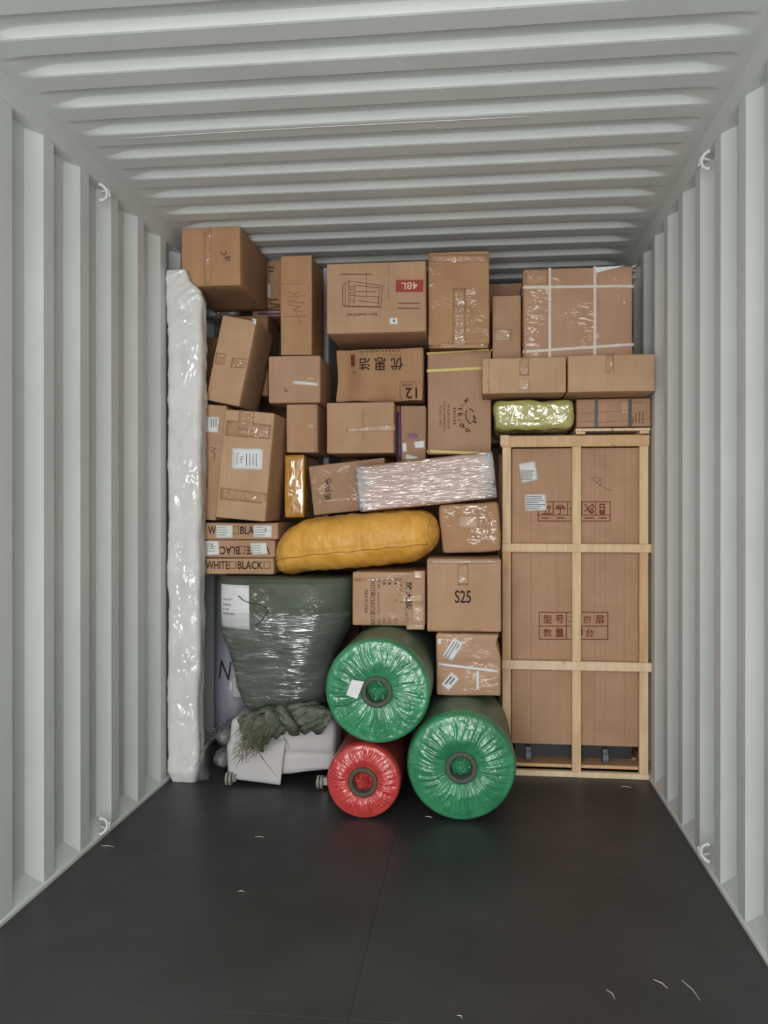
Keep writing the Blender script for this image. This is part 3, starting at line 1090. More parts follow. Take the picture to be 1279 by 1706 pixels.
dkm = N(nt_, 'ShaderNodeMath', operation='MULTIPLY')
nt_.links.new(edge_f, dkm.inputs[0])
nt_.links.new(ramp(nt_, dk, ((0.5, 0.0), (0.6, 1.0))), dkm.inputs[1])
cc = mixc(nt_, dkm.outputs[0], cc, srgb(84, 84, 90))
nt_.links.new(cc, b_.inputs['Base Color'])
b_.inputs['Roughness'].default_value = 0.4
film_coat(nt_, b_, 0.85, (5, 5, 36), (0, 0.06, 0), 0.9, 0.1)
B = carton('film_wrapped_carton', 'long tilted carton wrapped in silvery stretch film above the orange sack', [(588, 776), (820, 753), (828, 832), (599, 851)], 3.98, 0.145, mat=SIL, flat=False, amp=0.004, n=14, r=0.012)

B = carton('film_wrapped_cube', 'bulging film-wrapped carton right of the orange sack against the crate', [(731, 841), (829, 836), (835, 919), (738, 924)], 4.02, 0.44, tone=4, wrap=0.8, flat=False, amp=0.008, r=0.018, n=14, freq=8)
sheet(B, 'tape', rect(763, 858, 798, 880), TAPE_PALE)

FB = carton('printed_carton', 'carton covered in sideways print and shiny tape on top of the upper green roll', rect(587, 953, 708, 1051), 3.89, 0.5, z0=0.776, tone=0, wrap=0.15, amp=0.003, r=0.008)
for x0_, x1_, y0_, y1_ in ((688, 708, 951, 964), (666, 707, 990, 1004), (686, 707, 1006, 1043), (677, 707, 1040, 1049), (590, 668, 963, 968)):
    sheet(FB, 'tape', rect(x0_, y0_, x1_, y1_), TAPE_PALE if x0_ > 600 else TAPE, n=(6, 4))
letter(FB, '放大版', 681, 992, 11, rot=-90, mat=INK, wpx=46)
letter(FB, '(10个)', 677, 1026, 9, rot=-90, mat=INK_SOFT, wpx=22)
letter(FB, '订单号:', 668, 976, 5, rot=-90, mat=INK_SOFT, wpx=22)
for x, a in ((659, '品名'), (649, '毛重'), (640, '净重')):
    letter(FB, a, x, 969, 5.5, rot=-90, mat=INK, wpx=11)
    letter(FB, 'KG', x, 1035, 5.5, rot=-90, mat=INK_SOFT, wpx=9)
letter(FB, '规格:  62X42X52', 631, 994, 5, rot=-90, mat=INK_SOFT, wpx=60)
letter(FB, '□□', 659, 1001, 5, rot=-90, mat=INK_SOFT, wpx=8)
letter(FB, 'CM', 631, 1036, 5, rot=-90, mat=INK, wpx=9)
letter(FB, '□红□黑□白□蓝□绿', 621, 1002, 8, rot=-90, mat=INK, wpx=78)
letter(FB, 'MADE IN CHINA', 610, 1002, 5.5, rot=-90, mat=INK, wpx=38)

def crush36(q, w, d, h):
    if q.x > w * 0.3:
        q.x -= 0.02 * math.exp(-((q.z - h * 0.36) / 0.04) ** 2)
    if q.y < 0:
        q.y += 0.012 * math.exp(-((q.z + 0.005) / 0.02) ** 2)
    return q
B36 = carton('worn_carton', 'worn carton with two slanted white stickers under the S25 carton', rect(727, 1057, 835, 1164), 3.82, 0.31, z0=0.472, tone=3, wrap=0.3, amp=0.004, r=0.01, n=14, warp=crush36)
s1 = sheet(B36, 'sticker', [(756, 1062), (772, 1072), (753, 1102), (737, 1092)], PAPER, label='long slanted white sticker')
strokes(B36, 'printed_lines', [[(762, 1070), (746, 1095)], [(757, 1069), (742, 1092)], [(765, 1073), (759, 1082)]], 1.6, INK_GREY, parent=s1, off=0.003)
s2 = sheet(B36, 'sticker', [(752, 1120), (765, 1131), (747, 1151), (734, 1141)], PAPER, label='short slanted white sticker')
strokes(B36, 'printed_lines', [[(752, 1127), (742, 1139)], [(757, 1130), (749, 1139)]], 3, INK_GREY, parent=s2, off=0.003)
sheet(B36, 'sticker', rect(729, 1064, 734, 1073), PAPER)
sheet(B36, 'tape', [(730, 1105), (830, 1117), (830, 1121), (730, 1109)], plain('white_tape', srgb(224, 222, 222), 0.3), n=(10, 2))
sheet(B36, 'tape', rect(793, 1118, 798, 1150), plain('white_tape', srgb(224, 222, 222), 0.3), n=(2, 8))

S25 = carton('lettered_carton', 'square carton marked S25 below the film-wrapped cube', rect(711, 931, 835, 1055), 3.86, 0.5, z0=B36.top + 0.005, tone=0, amp=0.003, r=0.009)
letter(S25, 'S25', 771, 994, 21, mat=INK, wpx=27)
sheet(S25, 'tape', rect(714, 933, 832, 939), TAPE_PALE, n=(12, 2))
sheet(S25, 'tape', rect(762, 939, 780, 975), TAPE)
sheet(S25, 'tape', rect(716, 1048, 800, 1053), TAPE, n=(10, 2))

# ------------------------------------------------------------------ left columns
A = carton('corner_carton', 'large plain carton jammed under the roof in the left corner', [(302, 381), (400, 376), (400, 474), (302, 479)], 3.935, 0.52, tone=4, amp=0.0022)
strokes(A, 'handwriting', [[(368, 420), (372, 425), (377, 423), (376, 418)], [(376, 433), (380, 428), (383, 433), (378, 435)], [(374, 430), (384, 428)]], 1.3, INK)
sheet(A, 'tape', [(340, 379), (352, 379), (352, 474), (340, 475)], TAPE, n=(3, 12))
seam(A, 346, 379, 346, 475, 0.7)

PBX = carton('patterned_carton', 'patterned carton with purple stripes in the shade behind the corner carton', rect(420, 433, 480, 527), 4.55, 0.4, tone=4)
strokes(PBX, 'printed_pattern', [[(448, 446), (456, 446)], [(448, 452), (455, 452)], [(450, 506), (465, 508)], [(449, 500), (462, 499)], [(452, 512), (466, 511)]], 3, plain('olive_print', srgb(86, 72, 38), 0.8))
strokes(PBX, 'purple_stripe', [[(430, 516), (478, 516)], [(430, 523), (478, 523)]], 3.5, PURPLE)
sheet(PBX, 'sticker', rect(445, 472, 450, 496), PAPER)

B = carton('leaning_carton', 'carton leaning to the right above the label-bearing carton', [(371, 524), (427, 535), (398, 677), (342, 666)], 4.03, 0.36, tone=1, amp=0.002, flat=False)
sheet(B, 'tape', [(361, 587), (377, 590), (374, 608), (358, 606)], TAPE)
sheet(B, 'tape', [(387, 596), (411, 598), (408, 614), (384, 612)], TAPE)
sheet(B, 'sticker', [(420, 530), (427, 532), (426, 541), (421, 537)], PAPER)
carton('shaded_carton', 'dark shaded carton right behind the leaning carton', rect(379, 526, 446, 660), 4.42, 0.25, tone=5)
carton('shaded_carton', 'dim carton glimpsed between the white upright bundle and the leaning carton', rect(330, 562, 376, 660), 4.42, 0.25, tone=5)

LBX = carton('labelled_carton', 'upright taped carton with a white shipping mark label left of the amber package', [(374, 681), (457, 689), (442, 869), (359, 862)], 3.93, 0.33, tone=1, amp=0.003, flat=False, r=0.009)
sheet(LBX, 'tape', [(378, 700), (452, 708), (449, 732), (375, 726)], TAPE, n=(10, 4))
sheet(LBX, 'tape', [(368, 812), (446, 822), (444, 840), (366, 832)], TAPE, n=(10, 4))
sheet(LBX, 'tape', [(399, 683), (424, 686), (421, 720), (396, 716)], TAPE)
sm = sheet(LBX, 'shipping_label', [(387, 747), (438, 748), (437, 783), (386, 781)], PAPER, label='white shipping mark label')
letter(LBX, 'Shipping', 395.5, 764, 5, rot=-88, mat=INK_GREY, wpx=20, parent=sm, off=0.0032)
letter(LBX, 'Mark', 402.5, 766, 5, rot=-88, mat=INK, wpx=11, parent=sm, off=0.0032)
printed_lines(LBX, 408, 756, 430, 778, 4, parent=sm, rot=True, seed=4, frac=0.25)
NB = carton('narrow_side_carton', 'narrow upright carton squeezed between the white upright bundle and the label-bearing carton', [(334, 671), (375, 676), (361, 868), (320, 864)], 4.03, 0.35, tone=0, flat=False, amp=0.003)
nl = sheet(NB, 'sticker', [(340, 694), (365, 695), (363, 721), (340, 719)], PAPER)
printed_lines(NB, 350, 698, 362, 716, 3, parent=nl, seed=5, rot=True)
strokes(NB, 'scribble', [[(350, 745), (360, 747), (352, 752), (359, 757), (356, 764)], [(358, 752), (356, 770)], [(345, 800), (345, 812)], [(343, 820), (342, 840)], [(347, 806), (342, 812)]], 0.9, INK_SOFT)

grp = 'flat printed cartons stacked left of the orange sack'
W1 = carton('flat_carton', 'topmost of three flat printed cartons stacked left of the orange sack', rect(338, 871, 463, 899), 4.03, 0.5, tone=0, group=grp)
W2 = carton('flat_carton', 'middle of three flat printed cartons, its lettering upside down', rect(338, 900, 458, 929), 4.03, 0.5, tone=3, group=grp)
W3 = carton('flat_carton', 'lowest of three flat printed cartons, its lettering uncovered, on the green bundle', rect(338, 930, 456, 957), 4.03, 0.5, tone=1, group=grp)
letter(W3, 'WHITE', 362, 941.5, 13, mat=INK, wpx=39)
letter(W3, 'BLACK', 417, 941.5, 13, mat=INK, wpx=42)
strokes(W3, 'tick_box', [[(383, 936), (393, 936), (393, 947), (383, 947), (383, 936)]], 0.9, INK)
strokes(W3, 'tick_box', [[(440, 936), (450, 936), (450, 947), (440, 947), (440, 936)]], 0.9, INK)
letter(W1, 'WHITE', 366, 883.5, 13, mat=INK, wpx=39)
letter(W1, 'BLACK', 421, 883.5, 13, mat=INK, wpx=42)
strokes(W1, 'tick_box', [[(388, 877), (397, 877), (397, 889), (388, 889), (388, 877)]], 0.9, INK)
letter(W2, 'BLACK', 378, 917, 13, rot=180, mat=INK, wpx=42)
letter(W2, 'WHITE', 430, 917, 13, rot=180, mat=INK, wpx=39)
strokes(W2, 'tick_box', [[(398, 910), (408, 910), (408, 922), (398, 922), (398, 910)]], 0.9, INK)
for Bx, q, mt, sd in ((W1, rect(360, 875, 388, 896), PAPER_MINT, 2), (W1, rect(422, 875, 453, 899), PAPER, 3), (W2, [(340, 902), (364, 901), (366, 924), (340, 926)], PAPER, 4), (W2, [(417, 905), (444, 904), (446, 923), (420, 925)], PAPER_MINT, 6)):
    lb = sheet(Bx, 'sticker', q, mt, off=0.0042)
    ln = [[(q[0][0] + 4, q[0][1] + 4 + i * 4), (q[0][0] + 16 + (i * sd) % 5, q[0][1] + 4 + i * 4)] for i in range(4)]
    strokes(Bx, 'printed_lines', ln, 0.9, INK_GREY, parent=lb, off=0.0062)
    if mt is PAPER: letter(Bx, '3', q[1][0] - 11, q[0][1] + 8, 8, mat=INK_GREY, parent=lb, off=0.0064)

# white foam sheet seen in a slot; filler cartons added behind keep gaps dark
carton('foam_sheet', 'white foam sheet standing in the gap left of the oven drawing carton', rect(538, 445, 547, 592), 4.66, 0.4, z0=0.0, mat=plain('white_foam', srgb(200, 202, 206), 0.6), cat='sheet')

for (xa, xb, hh, lb) in ((-1.46, -0.74, 2.30, 'tall dark carton at the very back behind the corner carton'), (-0.72, -0.02, 2.34, 'tall dark carton at the very back behind the oven drawing carton'), (0.0, 0.78, 2.25, 'tall dark carton at the very back behind the white-strapped carton')):
    bk = thing('gap_darkening_carton', lb, 'box', ((xa + xb) / 2, 5.36, 0), group='cartons at the very back')
    vv, ff = soft_box(xb - xa, 0.32, hh, 0.006, 0.003, 3, 8)
    mobj('body', vv, ff, card_mat(2), bk, True)
carton('film_bag', 'crumpled grey plastic bag stuffed under the corner carton', rect(330, 490, 396, 527), 4.475, 0.18, mat=plastic('grey_film_bag', srgb(150, 148, 146), srgb(110, 108, 106), 0.35, (16, 16, 16), (0.5, 0.2, 0), 0.7, 0.8), r=0.03, amp=0.015, n=20, freq=14, cat='bag')

# ------------------------------------------------------------------ rolls
def roll(name, label, px, py, Y, R, length, yaw, cols, core_px, cz=None, seed=1, dome=0.02, tagpaper=None, cat='roll'):
    c = at(px, py, Y)
    if cz is not None: c.z = cz
    root = thing(name, label, cat, (c.x, Y, c.z - R), (0, 0, yaw))
    endm, sidem, corem, stuffm = cols
    # body
    nT = 96
    v, f = [], []
    prof = [(0.010, 0.985), (0.03, 0.998), (0.06, 1.0), (length * 0.5, 1.0), (length - 0.02, 1.0), (length, 0.97), (length, 0.0)]
    for (yy, rr) in prof:
        for i in range(nT):
            a = 2 * math.pi * i / nT
            r_ = R * rr * (1 + 0.004 * noise.noise(Vector((math.cos(a) * 3 + seed, math.sin(a) * 3, yy * 3))))
            v.append((r_ * math.cos(a), yy, R + r_ * math.sin(a)))
    for j in range(len(prof) - 1):
        for i in range(nT):
            f.append((j * nT + i, j * nT + (i + 1) % nT, (j + 1) * nT + (i + 1) % nT, (j + 1) * nT + i))
    mobj('body', v, f, sidem, root, True)
    # gathered plastic end
    rc = core_px
    nA, nR = 260, 26
    v, f = [], []
    for j in range(nR + 1):
        t = j / nR
        r_ = rc * 0.92 + (R * 1.004 - rc * 0.92) * t
        for i in range(nA):
            a = 2 * math.pi * i / nA
            sw = a + 0.10 * noise.noise(Vector((math.cos(a) * 2 + seed, math.sin(a) * 2, t * 2)))
            n1 = noise.noise(Vector((math.cos(sw) * 7 + seed, math.sin(sw) * 7, t * 0.7)))
            n2 = noise.noise(Vector((math.cos(sw) * 15 + seed, math.sin(sw) * 15, t * 1.0 + 4)))
            amp = 0.019 * (math.sin(min(1.0, t * 1.25) * math.pi) ** 0.7 if t < 0.8 else 0) + 0.003
            y = -dome * (1 - t * t) ** 0.5 * (0.4 + 0.6 * min(1, t * 3)) if t < 1 else 0
            y -= (0.6 * (0.5 - abs(n1)) + 0.55 * (0.4 - abs(n2))) * amp
            if t > 0.93: y += 0.03 * ((t - 0.93) / 0.07) ** 2
            rr = r_ if t < 0.98 else R * 1.004
            v.append((rr * math.cos(a), y, R + rr * math.sin(a)))
    for j in range(nR):
        for i in range(nA):
            f.append((j * nA + i, (j + 1) * nA + i, (j + 1) * nA + (i + 1) % nA, j * nA + (i + 1) % nA))
    f = [tuple(reversed(q)) for q in f]
    mobj('gathered_end', v, f, endm, root, True)
    # core tube
    v, f = [], []
    prof = [(rc, 0.06), (rc, -0.012 - dome * 0.6), (rc * 0.96, -0.016 - dome * 0.6), (rc * 0.74, -0.016 - dome * 0.6), (rc * 0.70, -0.012 - dome * 0.6), (rc * 0.70, 0.12)]
    nC = 48
    for (rr, yy) in prof:
        for i in range(nC):
            a = 2 * math.pi * i / nC
            v.append((rr * math.cos(a), yy, R + rr * math.sin(a)))
    for j in range(len(prof) - 1):
        for i in range(nC):
            f.append((j * nC + i, j * nC + (i + 1) % nC, (j + 1) * nC + (i + 1) % nC, (j + 1) * nC + i))
    mobj('core_tube', v, f, corem, root, True)
    # plastic tucked into the core
    v, f = [], []
    nA, nR = 60, 12
    for j in range(nR + 1):
        t = j / nR
        for i in range(nA):
            a = 2 * math.pi * i / nA
            x, z = rc * 0.69 * t * math.cos(a), rc * 0.69 * t * math.sin(a)
            y = 0.02 - 0.03 * noise.noise(Vector((x * 45 + seed * 3, z * 45, seed))) - 0.022 * abs(noise.noise(Vector((x * 90, z * 90, seed + 2)))) + 0.012 * t
            v.append((x, y, R + z))
    for j in range(nR):
        for i in range(nA):
            f.append((j * nA + i, j * nA + (i + 1) % nA, (j + 1) * nA + (i + 1) % nA, (j + 1) * nA + i))
    mobj('tucked_plastic', v, f, stuffm, root)
    if tagpaper:
        q = [Vector((p[0], -dome - 0.018, p[1] + R)) for p in tagpaper]
        w_ = [Vector((0, 0.0012, 0))] * 4
        mobj('paper_tag', q + [a + b for a, b in zip(q, w_)], [(0, 1, 2, 3), (7, 6, 5, 4), (0, 4, 5, 1), (1, 5, 6, 2), (2, 6, 7, 3), (3, 7, 4, 0)], PAPER, root, label='white paper tag')
    return root


GREEN_END = plastic('green_plastic_sheet', srgb(66, 150, 104), srgb(40, 116, 78), 0.3, (14, 14, 14), (0, 0, 0), 0.35, 0.4)
GREEN_SIDE = plastic('dark_green_wrap', srgb(104, 130, 108), srgb(90, 114, 94), 0.5, (5, 5, 5), (0, 0, 0), 0.1, 0.1, spec=0.3)
RED_END = plastic('red_plastic_sheet', srgb(204, 74, 70), srgb(180, 56, 56), 0.3, (14, 14, 14), (0, 0, 0), 0.35, 0.4)
RED_SIDE = plastic('dark_red_wrap', srgb(150, 66, 60), srgb(126, 54, 50), 0.5, (5, 5, 5), (0, 0, 0), 0.1, 0.1, spec=0.3)
CORE = plain('grey_green_core', srgb(76, 84, 72), 0.7)
CORE_R = plain('grey_brown_core', srgb(84, 76, 62), 0.7)
G2 = roll('green_roll', 'large green plastic-capped roll lying on the floor in front of the crate', 768, 1287, 3.55, 0.232, 0.61, 0.02, (GREEN_END, GREEN_SIDE, CORE, GREEN_END), 0.067, cz=0.233, seed=3, dome=0.035)
R3 = roll('red_roll', 'small red plastic-capped roll lying on the floor', 605, 1311, 3.53, 0.160, 1.0, 0.0, (RED_END, RED_SIDE, CORE_R, RED_END), 0.063, cz=0.161, seed=8, dome=0.02)
G1 = roll('green_roll', 'large green plastic-capped roll with a white tag, resting on the two lower rolls', 628, 1163, 3.53, 0.226, 1.0, 0.0, (GREEN_END, GREEN_SIDE, CORE, GREEN_END), 0.067, cz=0.546, seed=5, dome=0.014,
          tagpaper=[(-0.128, -0.012), (-0.082, -0.028), (-0.052, 0.046), (-0.104, 0.054)])

# ------------------------------------------------------------------ white upright bundle at the left wall
def column(name, label, cat, sections, mat, nA=56, amp=0.006, seed=0, freq=6.0, power=4.0, cap=True, sub=6, folds=0.0):
    """soft column: sections (z, xc, yc, half x, half y)"""
    z0_ = sections[0][0]
    root = thing(name, label, cat, (sections[0][1], sections[0][2], z0_))
    rows = []
    for i in range(len(sections) - 1):
        a, b = sections[i], sections[i + 1]
        for s in range(sub):
            t = s / sub
            rows.append([p + (q - p) * t for p, q in zip(a, b)])
    rows.append(list(sections[-1]))
    v, f = [], []
    ox_, oy_ = sections[0][1], sections[0][2]
    for (z, xc, yc, hx, hy) in rows:
        for i in range(nA):
            th = 2 * math.pi * i / nA
            c, s = math.cos(th), math.sin(th)
            k = (abs(c) ** power + abs(s) ** power) ** (-1 / power)
            p = Vector((xc + hx * k * c, yc + hy * k * s, z))
            d = amp * noise.noise(Vector((p.x * freq + seed, p.y * freq, p.z * freq * 0.7))) + amp * 0.5 * noise.noise(Vector((p.x * freq * 3, p.y * freq * 3, p.z * freq * 2 + seed)))
            if folds:                              # slanting creases of the wrapped film
                q_ = noise.noise(Vector((p.x * 6 + p.y * 6 + seed, p.z * 11 - (p.x - p.y) * 9, seed)))
                d += folds * (1 - min(1.0, abs(q_) * 5))
            p += Vector((c, s, 0)) * d
            v.append(p - Vector((ox_, oy_, z0_)))
    m = len(rows)
    for j in range(m - 1):
        for i in range(nA):
            f.append((j * nA + i, j * nA + (i + 1) % nA, (j + 1) * nA + (i + 1) % nA, (j + 1) * nA + i))
    if cap:
        f.append(tuple(range(nA - 1, -1, -1)))
        f.append(tuple((m - 1) * nA + k for k in range(nA)))
    o = mobj('body', v, f, mat, root, True)
    return root, o, v, f


WHITE_FILM = plastic('white_foam_in_film', srgb(220, 219, 217), srgb(208, 207, 205), 0.5, (9, 9, 6), (0, 0.6, 0), 0.25, 1.0, spec=0.2, cstr=0.75, mask=6.0)
zt = at(310, 450, 3.9).z
wroot, wbody, _, _ = column('upright_white_bundle', 'tall white film-wrapped bundle standing against the left wall', 'bundle', [
    (0.002, -1.415, 3.942, 0.062, 0.040), (0.05, -1.413, 3.945, 0.078, 0.058), (0.4, -1.412, 3.945, 0.079, 0.060), (1.0, -1.410, 3.945, 0.080, 0.060), (1.6, -1.407, 3.945, 0.083, 0.060),
    (2.1, -1.404, 3.945, 0.086, 0.060), (2.33, -1.402, 3.935, 0.088, 0.050), (2.375, -1.406, 3.908, 0.084, 0.022), (zt - 0.05, -1.436, 3.902, 0.052, 0.013), (zt, -1.445, 3.90, 0.040, 0.008)], WHITE_FILM, power=5.0, amp=0.007, seed=2, sub=24, folds=0.005)
# loose film at its foot
mf = MB()
rnd = random.Random(4)
for i in range(5):
    x_, z_ = 0.05 + 0.01 * i, 0.02 + 0.02 * i
    mf.add([(x_, -0.05 + 0.01 * i, 0.005), (x_ + 0.04, -0.02, 0.01), (x_ + 0.035, -0.01, z_ + 0.10), (x_ + 0.01, -0.06, z_ + 0.06), (x_ + 0.03, -0.08, z_ + 0.03)], [(0, 1, 4), (1, 2, 4), (2, 3, 4), (3, 0, 4)])
mf.build('loose_film', clear_film('crumpled_clear_film', 0.2, (14, 14, 14), (0.4, 0.2, 0.3)), wroot, label='crumpled loose plastic film')

# grey sack with a black letter
LILAC = plastic('grey_lilac_plastic', srgb(176, 176, 188), srgb(150, 150, 164), 0.45, (5, 5, 3), (0, 0, 0), 0.3, 0.2)
groot, gbody, gv, gf = column('grey_sack', 'tall grey lilac plastic sack marked with one black letter beside the white upright bundle', 'sack', [
    (0.0, -1.38, 4.64, 0.085, 0.10), (0.06, -1.378, 4.64, 0.095, 0.12), (0.3, -1.378, 4.64, 0.096, 0.125), (0.6, -1.376, 4.64, 0.098, 0.125), (0.9, -1.378, 4.64, 0.094, 0.12), (0.98, -1.378, 4.64, 0.08, 0.10)], LILAC, power=2.6, amp=0.010, seed=6)
gb = Carton()
gb.root, gb.Y, gb.d = groot, 4.54, 0.6
gb.inv = Matrix.Translation(groot.location).inverted()
gb.bvh = BVHTree.FromPolygons([tuple(q) for q in gv], gf)
letter(gb, 'N', 377, 1115, 30, rot=-8, mat=plain('black_marker', srgb(30, 30, 34), 0.6), wpx=18, off=0.004)

# two film-wrapped tubes beside the sack
TUBE = plastic('grey_film_tube', srgb(140, 139, 140), srgb(100, 100, 102), 0.35, (16, 16, 16), (0.5, 0.2, 0), 0.7, 0.35)
for lab, z_, y_, x_, r_ in (('crumpled film-wrapped tube lying on the floor beside the white bundle', 0.064, 4.03, -1.280, 0.046), ('upper crumpled film-wrapped tube propping the grey sack', 0.175, 4.05, -1.274, 0.048)):
    rt = thing('film_wrapped_tube', lab, 'tube', (x_, y_, z_ - r_), (0, 0, 0), 'film-wrapped tubes beside the white bundle')
    m = MB()
    pts, rr = [], []
    for i in range(15):
        t = i / 14
        pts.append((0.01 * t, 0.02 + 0.42 * t, r_ + 0.0 * t))
        e = min(1, 6 * t + 0.45, 6 * (1 - t) + 0.45)
        rr.append(r_ * e)
    m.tube(pts, rr, 22)
    for p in m.v:
        p += noise.noise_vector(p * 26) * 0.010
    m.build('body', TUBE, rt, True)

# ------------------------------------------------------------------ white wheeled case
WCLOTH = plastic('white_cover_cloth', srgb(206, 203, 203), srgb(190, 187, 188), 0.6, (3, 3, 6), (0, 0, 0), 0.25, 0.0, spec=0.2)
wx0, wx1 = at(379, 1250, 3.93).x, at(558, 1250, 3.93).x
wzb, wzt = 0.045, at(440, 1192, 4.0).z
case = thing('wheeled_case', 'low white cloth-covered case on small wheels under the green bundle', 'case', ((wx0 + wx1) / 2, 3.93 + 0.285, 0))
def sag(q, w, d, h):
    if q.y < 0:
        q.y -= 0.012 * math.exp(-((q.z - 0.02) / 0.05) ** 2) * 0.6
        q.y += 0.010 * math.exp(-((q.z + 0.03) / 0.012) ** 2)
        if q.z < -h * 0.4 and q.x > 0: q.z += 0.03 * max(0, q.x - 0.05) / 0.2
    return q
cv, cf = soft_box(wx1 - wx0, 0.57, wzt - wzb, 0.035, 0.008, 12, 20, 6.0, sag)
mobj('body', [p + Vector((0, 0, wzb)) for p in cv], cf, WCLOTH, case, True)
# raised rear panel seen left of the bundle
pv, pf = soft_box(0.2, 0.06, 0.34, 0.02, 0.004, 3, 8, 6.0)
xp = at(387, 1160, 4.47).x - (wx0 + wx1) / 2
mobj('rear_panel', [p + Vector((xp + 0.1, 0.255, wzt - 0.02)) for p in pv], pf, WCLOTH, case, True)
# hanging front flap
cb = Carton()
cb.root, cb.Y, cb.d = case, 3.93, 0.57
cb.inv = Matrix.Translation(case.location).inverted()
cb.bvh = BVHTree.FromPolygons([tuple(p + Vector((0, 0, wzb))) for p in cv], cf)
fv, ff = [], []
fq = [(380, 1234), (478, 1230), (470, 1303), (383, 1293)]
cq = [loc(cb, *q) for q in fq]
nu, nv = 16, 12
for layer in (0, 1):
    for j in range(nv + 1):
        for i in range(nu + 1):
            a, b = i / nu, j / nv
            x = (cq[0][0] * (1 - a) + cq[1][0] * a) * (1 - b) + (cq[3][0] * (1 - a) + cq[2][0] * a) * b
            z = (cq[0][1] * (1 - a) + cq[1][1] * a) * (1 - b) + (cq[3][1] * (1 - a) + cq[2][1] * a) * b
            y = -0.307 - 0.014 * a - 0.008 * b + 0.006 * noise.noise(Vector((x * 12, z * 9, 3))) + (0.03 * max(0, 0.12 - b) / 0.12)
            fv.append((x, y + (0.004 if layer else 0), z))
mm = (nu + 1) * (nv + 1)
for j in range(nv):
    for i in range(nu):
        k_ = j * (nu + 1) + i
        ff.append((k_, k_ + nu + 1, k_ + nu + 2, k_ + 1))
        ff.append((mm + k_, mm + k_ + 1, mm + k_ + nu + 2, mm + k_ + nu + 1))
ring = [i for i in range(nu + 1)] + [(j + 1) * (nu + 1) + nu for j in range(nv)] + [nv * (nu + 1) + i for i in range(nu - 1, -1, -1)] + [j * (nu + 1) for j in range(nv - 1, 0, -1)]
for i in range(len(ring)):
    a, b = ring[i], ring[(i + 1) % len(ring)]
    ff.append((a, b, mm + b, mm + a))
mobj('cover_flap', fv, ff, WCLOTH, case, True)
RUB = plain('pale_rubber', srgb(150, 146, 134), 0.5)
for px_ in (386, 536):
    x_ = at(px_, 1295, 3.93).x - (wx0 + wx1) / 2
    m = MB()
    m.tube([(x_ - 0.014, -0.325, 0.032), (x_ - 0.003, -0.325, 0.032)], 0.031, 20)
    m.tube([(x_ + 0.003, -0.325, 0.032), (x_ + 0.014, -0.325, 0.032)], 0.031, 20)
    w = m.build('wheel', RUB, case)
    m = MB().tube([(x_ - 0.02, -0.325, 0.034), (x_ + 0.02, -0.325, 0.034)], 0.006, 10)
    m.box(x_ + 0.016, x_ + 0.035, -0.335, -0.30, 0.02, 0.055)
    m.build('bracket', STEEL, w)
for x_ in (-0.2, 0.2):
    m = MB().tube([(x_ - 0.014, 0.18, 0.032), (x_ + 0.014, 0.18, 0.032)], 0.031, 16)
    m.build('wheel', RUB, case)

# ------------------------------------------------------------------ green woven bundle
SACK = plastic('grey_green_woven_sack', srgb(94, 104, 90), srgb(76, 86, 73), 0.55, (6, 6, 14), (0, 0.1, 0), 0.15, 0.35, weave=260, spec=0.25, cstr=0.9, mask=4.0)
BY = 4.13
prof_px = [(1186, 418, 524), (1178, 404, 536), (1165, 398, 541), (1140, 391, 546), (1110, 387, 552), (1085, 380, 558), (1060, 370, 570), (1040, 364, 580), (1000, 361, 588), (968, 361, 588), (960, 366, 585)]
secs = []
for i, (py, l, r_) in enumerate(prof_px):
    a, b = at(l, py, 4.0), at(r_, py, 4.0)
    hx = (b.x - a.x) / 2
    hy = [0.16, 0.2, 0.22, 0.24, 0.26, 0.275, 0.29, 0.30, 0.305, 0.305, 0.28][i]
    secs.append((a.z, (a.x + b.x) / 2, BY, hx, hy))
broot, bbody, bv, bf = column('green_woven_bundle', 'big grey-green woven sack bundle wrapped in stretch film with a white paper label', 'bundle', secs, SACK, nA=120, amp=0.008, seed=9, power=3.2, sub=6)
b_off = Vector(broot.location)
# film layer
lo, hi = at(450, 1180, 3.9).z, at(450, 1012, 3.9).z
fv, ff, rows = [], [], []
nA = 120
for j in range(0, len(bv) // nA):
    zz = bv[j * nA].z + b_off.z
    if lo <= zz <= hi: rows.append(j)
for j in rows:
    for i in range(nA):
        p = bv[j * nA + i]
        zc_ = p.z
        c = Vector((bv[j * nA + i].x - sum(bv[j * nA + q].x for q in range(0, nA, 10)) / 12, p.y, 0)).normalized()
        w_ = 0.006 + 0.006 * abs(noise.noise(Vector((p.x * 6, p.y * 6, p.z * 34)))) + 0.004 * noise.noise(Vector((p.x * 18, p.y * 18, p.z * 60)))
        fv.append(p + c * w_)
for j in range(len(rows) - 1):
    for i in range(nA):
        ff.append((j * nA + i, j * nA + (i + 1) % nA, (j + 1) * nA + (i + 1) % nA, (j + 1) * nA + i))
mobj('stretch_film', fv, ff, clear_film(), broot, True, label='clear wrinkled stretch film')
